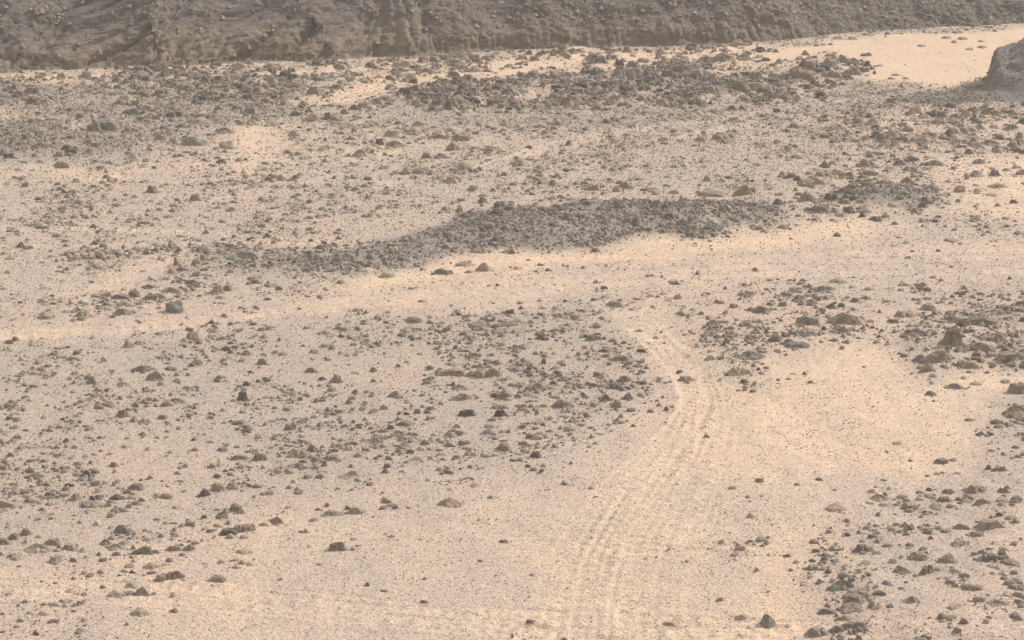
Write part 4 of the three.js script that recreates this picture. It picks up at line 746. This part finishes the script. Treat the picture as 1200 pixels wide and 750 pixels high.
  [-30.5,-167.1,0.60,0.15,'b'], [3.8,-178.1,0.50,0.21,'b'], [-1.3,-253.1,0.50,0.45,'b'], [22.6,-154.9,0.65,0.16,'b'], [-16.4,-140.0,0.32,0.22,'d'], [-20.7,-126.4,0.29,0.20,'b'], [37.5,-344.4,0.81,0.46,'b'], [45.5,-326.0,1.02,0.28,'b'],
  [-22.4,-202.9,0.65,0.18,'b'], [12.3,-203.4,0.97,0.24,'b'], [34.8,-253.6,0.80,0.22,'b'], [38.6,-239.0,0.95,0.24,'b'], [39.8,-240.2,0.57,0.32,'b'], [-18.2,-139.0,0.56,0.14,'b'], [-13.8,-130.8,0.53,0.13,'b'], [-4.2,-125.4,0.51,0.13,'d'],
  [12.9,-121.8,0.42,0.10,'b'], [8.5,-163.0,0.42,0.19,'d'], [-16.3,-135.1,0.40,0.14,'d'], [23.6,-128.3,0.38,0.13,'b'], [18.8,-126.0,0.37,0.13,'b'], [-7.6,-152.5,0.43,0.15,'d'], [-6.2,-179.6,0.58,0.14,'b'], [21.3,-127.8,0.42,0.10,'p'],
  [-3.3,-207.3,0.74,0.19,'b'], [-18.4,-161.7,0.39,0.20,'b'], [43.0,-311.9,0.86,0.28,'b'], [41.7,-312.7,0.86,0.28,'b'], [-21.2,-242.8,0.67,0.22,'b'], [14.6,-252.8,0.70,0.23,'b'], [7.9,-196.3,0.44,0.24,'b'], [16.0,-200.9,0.45,0.24,'d'],
  [21.5,-134.7,0.31,0.17,'d'], [59.4,-366.1,1.43,0.36,'b'], [-36.1,-232.1,0.46,0.32,'o'], [-21.5,-127.2,0.52,0.13,'b'], [-39.9,-221.1,0.61,0.18,'b'], [-29.7,-213.6,0.59,0.18,'b'], [-36.6,-197.0,0.55,0.17,'b'], [6.7,-247.7,0.69,0.21,'b'],
  [8.9,-195.8,0.55,0.16,'b'], [23.9,-148.2,0.42,0.13,'b'], [-3.3,-210.6,0.37,0.33,'b'], [19.3,-293.2,0.92,0.23,'b'], [47.3,-326.0,1.02,0.26,'b'], [-37.8,-260.0,0.82,0.21,'b'], [-10.7,-236.7,0.75,0.19,'b'], [-19.0,-201.1,0.64,0.16,'p'],
  [-9.2,-150.5,0.37,0.16,'d'], [7.3,-159.4,0.39,0.17,'d'], [12.6,-181.2,0.58,0.15,'b'], [-22.9,-123.6,0.30,0.13,'b'], [-6.2,-136.4,0.51,0.13,'b'], [-31.4,-266.1,0.63,0.25,'d'], [54.3,-361.7,1.27,0.32,'b'], [49.0,-303.2,0.71,0.29,'b'],
  [-40.1,-230.0,0.55,0.22,'b'], [-31.9,-231.5,0.55,0.22,'b'], [-23.9,-200.6,0.48,0.19,'b'], [27.7,-156.9,0.41,0.14,'d'], [-6.2,-127.2,0.37,0.09,'d'], [-37.0,-211.3,0.50,0.18,'b'], [-34.2,-203.9,0.57,0.14,'b'], [37.7,-238.2,0.66,0.17,'b'],
  [-21.3,-180.6,0.51,0.13,'d'], [-26.5,-155.1,0.38,0.14,'b'], [-16.6,-163.0,0.39,0.14,'d'], [-28.5,-151.0,0.43,0.11,'b'], [-12.3,-177.6,0.43,0.16,'d'], [-5.1,-182.9,0.44,0.16,'d'], [27.7,-160.5,0.54,0.14,'d'], [29.8,-173.3,0.49,0.12,'d'],
  [-16.2,-129.0,0.32,0.12,'t'], [-8.8,-145.6,0.35,0.13,'b'], [-21.8,-142.1,0.30,0.15,'d'], [0.0,-120.3,0.16,0.24,'d'], [-36.0,-211.9,0.42,0.23,'d'], [-9.3,-229.5,0.73,0.18,'b'], [34.4,-216.5,0.43,0.23,'d'], [-23.3,-164.5,0.26,0.24,'d'],
  [8.9,-186.3,0.60,0.15,'b'], [-25.7,-168.4,0.30,0.21,'d'], [15.5,-131.1,0.30,0.12,'b'], [62.2,-360.5,1.27,0.32,'b'], [-37.5,-250.8,0.40,0.32,'d'], [-36.9,-222.6,0.53,0.16,'b'], [-9.9,-244.1,0.58,0.17,'b'], [-6.7,-257.4,0.61,0.18,'b'],
  [13.9,-256.6,0.61,0.18,'b'], [-14.7,-164.3,0.40,0.12,'d'], [-20.8,-123.9,0.30,0.09,'d'], [20.4,-139.8,0.34,0.10,'b'], [63.1,-367.4,1.01,0.25,'b'], [-26.1,-218.2,0.43,0.20,'b'], [-37.1,-216.0,0.43,0.20,'d'], [14.1,-221.1,0.61,0.15,'b'],
  [10.0,-184.5,0.52,0.13,'b'], [25.1,-148.5,0.42,0.11,'b'], [22.8,-151.0,0.34,0.11,'d'], [-17.2,-139.5,0.27,0.13,'d'], [16.4,-128.3,0.25,0.12,'d'], [45.8,-339.0,1.06,0.27,'b'], [-24.1,-152.8,0.49,0.12,'b'], [2.3,-158.2,0.51,0.13,'b'],
  [-1.6,-132.1,0.28,0.10,'d'], [21.1,-204.2,0.36,0.19,'d'], [-28.2,-228.7,0.45,0.17,'b'], [-22.8,-156.6,0.38,0.09,'d'], [-15.3,-179.4,0.36,0.14,'d'], [-12.1,-164.3,0.40,0.10,'b'], [3.8,-154.9,0.38,0.09,'b'], [18.3,-173.0,0.42,0.10,'b'],
  [31.5,-174.3,0.35,0.13,'d'], [-14.7,-128.2,0.25,0.10,'b'], [23.3,-147.9,0.26,0.12,'d'], [20.2,-120.2,0.26,0.07,'d'], [17.8,-144.9,0.31,0.09,'d'], [43.0,-329.0,0.65,0.19,'b'], [-9.0,-196.8,0.39,0.12,'b'], [-4.4,-194.7,0.31,0.16,'b'],
  [11.5,-205.5,0.33,0.16,'d'], [-23.3,-188.6,0.30,0.15,'b'], [4.9,-155.1,0.38,0.09,'d'], [29.6,-164.0,0.40,0.10,'b'], [-6.6,-136.9,0.33,0.08,'b'], [-4.3,-129.2,0.30,0.07,'d'], [5.3,-157.4,0.32,0.08,'d'], [25.9,-156.9,0.32,0.08,'b'],
  [26.4,-231.3,0.37,0.11,'b'],
];
const mtx = new THREE.Matrix4(), qt = new THREE.Quaternion(), eu = new THREE.Euler(), ps = new THREE.Vector3(), sc = new THREE.Vector3(), cc = new THREE.Color();
function strew(name, label, geo, items) {
  const m = on(new THREE.InstancedMesh(geo, stoneMat, items.length));
  items.forEach((it, i) => { const [x, y, z, sx, sy, sz, c, tilt, ry] = it; eu.set(tilt, ry, tilt * .6); mtx.compose(ps.set(x, y, z), qt.setFromEuler(eu), sc.set(sx, sy, sz)); m.setMatrixAt(i, mtx); m.setColorAt(i, c); });
  m.name = name; tag(m, label, 'stones', null, 'stuff'); scene.add(m);
}
const ra = rng(9);
const near = [[], [], []];
for (const [, , list] of ROCKS) for (const [x, z, w, h, tint] of list) for (let i = 0, n = 3 + Math.floor(ra() * 6); i < n; i++) { const a = ra() * 6.283, q = w * (.42 + .5 * ra() * ra()), s = w * (.1 + .3 * ra() * ra()), X = x + Math.cos(a) * q, Z = z + Math.sin(a) * q, H = s * (.35 + .35 * ra()); near[Math.floor(ra() * 3)].push([X, ground(X, Z) - .1 * H, Z, s, H, s * .8, TINT[ra() < .7 ? tint : 'b'].clone().multiplyScalar(.8 + .35 * ra()), 0, ra() * 6.28]); }
const stoneTint = (x, z, light) => { const dk = field('dark', x, z), t = ra(), k = .65 + .65 * ra();
  const base = t < light * .22 ? TINT.w : t < .2 + light ? TINT.t : t < .28 + light ? TINT.d : t < .4 ? TINT.g : t < .46 ? TINT.p : TINT.b;
  return base.clone().lerp(lin(.205, .183, .166), dk * .75).multiplyScalar(k * mix(.68, 1.05, light * 4)); };
{ // the remaining surveyed small rocks
  const G = [0, 1, 2].map(i => rockGeometry(700 + i, i === 2 ? 2 : i, 4)), L = near;
  for (const [x, z, w, h, t] of SMALL) L[Math.floor(ra() * 3)].push([x, ground(x, z) - .06 * h, z, w * 1.15, h, w, TINT[t].clone().multiplyScalar(.85 + .3 * ra()), 0, ra() * 6.28]);
  strew('small_rocks', 'small rounded rocks lying between the larger rocks', G[0], L[0]); strew('small_pointed_rocks', 'small pointed rocks lying between the larger rocks', G[1], L[1]); strew('small_flat_rocks', 'small flat rocks lying between the larger rocks', G[2], L[2]);
}
function scatter(n, sizeOf, density, zNear, zFar, light) {        // rejection sampling over the valley floor
  const out = []; let tries = 0;
  while (out.length < n && tries++ < n * 40) {
    const t = ra(), z = -Math.sqrt(mix(zNear * zNear, zFar * zFar, t)), x = (ra() * 2 - 1) * (9 + .19 * -z);
    const dn = density(x, z); if (ra() > dn) continue;
    const w = sizeOf(x, z), wr = ruts(x, z); if (wr[1] > .35 && ra() < wr[1] * 1.1) continue;
    out.push([x, ground(x, z, wr), z, w, 0, w, stoneTint(x, z, light), (ra() - .5) * .5, ra() * 6.28]);
  }
  return out;
}
const clump = (x, z) => { const a = noise2(x / 1.5 + 20, z / 2.6), b = noise2(x / 6 - 5, z / 10 + 31), c = noise2(x / 16 + 3, z / 30); return clamp(.36 + 1.6 * a + 1.5 * b + .8 * c, .02, 1.8); };
const shape = (L, lo, hi, sink) => { for (const s of L) { const h = s[3] * (lo + (hi - lo) * ra()); s[4] = h; s[1] -= h * sink; s[5] = s[3] * (.5 + .5 * ra()); } return L; };
const split = (L, k) => { const o = Array.from({ length: k }, () => []); L.forEach((s, i) => o[i % k].push(s)); return o; };
{
  const G = [0, 1, 2, 3].map(i => rockGeometry(300 + i, [0, 1, 3, 2][i], 5));
  const heap = (x, z) => { const a = fbm2(x / 4.5 + 60, z / 8 - 12, 3), b = noise2(x / 13 + 5, z / 26); return clamp(.28 + 2.4 * a + .8 * b, .03, 1.6); };
  const rubble = split(shape(scatter(6500, (x, z) => (.3 + 1.5 * Math.pow(ra(), 3.4)) * mix(.5, 1, smooth(130, 300, -z)), (x, z) => field('rub', x, z) * heap(x, z) * mix(.45, 1, smooth(140, 300, -z)), 112, 392, 0), .24, .5, .06), 4);
  ['angular_rubble', 'pointed_rubble', 'blocky_rubble', 'flat_rubble'].forEach((n, i) => strew(n, `${n.split('_')[0]} broken rubble heaped in belts and banks across the valley`, G[i], rubble[i]));
  const G1 = [0, 1, 2].map(i => rockGeometry(400 + i, [0, 2, 3][i], 1));
  const stones = split(shape(scatter(44000, (x, z) => (.11 + .66 * Math.pow(ra(), 3.2)) * mix(.85, 1.35, smooth(130, 330, -z)), (x, z) => Math.pow(field('stone', x, z), 1.3) * clump(x, z) * mix(1, .5, smooth(190, 320, -z)), 112, 392, .05), .2, .46, .04), 3);
  ['rounded_stones', 'flat_stones', 'angular_stones'].forEach((n, i) => strew(n, `${n.split('_')[0]} stones scattered loosely over the desert floor`, G1[i], stones[i]));
  const dark = split(shape(scatter(30000, (x, z) => .09 + .3 * Math.pow(ra(), 3), (x, z) => smooth(.15, 1, field('dark', x, z)) * mix(1, .5, smooth(225, 300, -z)) * clamp(.3 + .6 * clump(x, z), 0, 1), 150, 392, 0), .3, .65, .05), 2);
  ['dark_rounded_gravel', 'dark_angular_gravel'].forEach((n, i) => strew(n, `${n.split('_')[1]} dark grey gravel stones covering the low mound`, G1[i * 2], dark[i]));
  const G2 = [0, 1].map(i => rockGeometry(500 + i, [0, 2][i], 1));
  const peb = split(shape(scatter(340000, (x, z) => (.04 + .13 * Math.pow(ra(), 2.3)) * mix(.85, 2.2, smooth(125, 330, -z)), (x, z) => Math.pow(field('peb', x, z), 1.2) * clamp(.35 + .6 * clump(x, z), 0, 1) * mix(1, .36, smooth(150, 340, -z)), 112, 385, .34), .25, .55, .05), 2);
  ['rounded_pebbles', 'flat_pebbles'].forEach((n, i) => strew(n, `${n.split('_')[0]} pebbles covering the gravel flats`, G2[i], peb[i]));
}
{ // scree on the hillside
  const G = rockGeometry(610, 0, 1), L = [];
  for (let i = 0; i < 26000; i++) { const c = cliffPoint[Math.floor(ra() * cliffPoint.length)]; if (c[3] < .2 || c[3] > 22 || (c[4] > .5 && ra() < .85)) continue; if (c[0] < -14 && c[0] > -62 && c[3] < 9 && ra() < .7) continue; const w = .09 + .6 * Math.pow(ra(), 5); L.push([c[0] + (ra() - .5) * .3, c[1] - .12 * w, c[2], w, w * (.35 + .3 * ra()), w * .9, (ra() < .3 ? TINT.g : TINT.b).clone().multiplyScalar(.55 + .35 * ra()), (ra() - .5), ra() * 6.28]); }
  for (let i = 0; i < 7000; i++) { const c = OUT[Math.floor(ra() * OUT.length)]; if (ra() > c[3] * 1.3) continue; const w = .12 + .35 * Math.pow(ra(), 3); L.push([c[0], c[1] - .1 * w, c[2], w, w * .5, w * .9, TINT.b.clone().multiplyScalar(.55 + .4 * ra()), (ra() - .5), ra() * 6.28]); }
  strew('scree', 'loose scree stones lying on the rocky hillside and outcrop', G, L);
}
renderer.render(scene, camera);
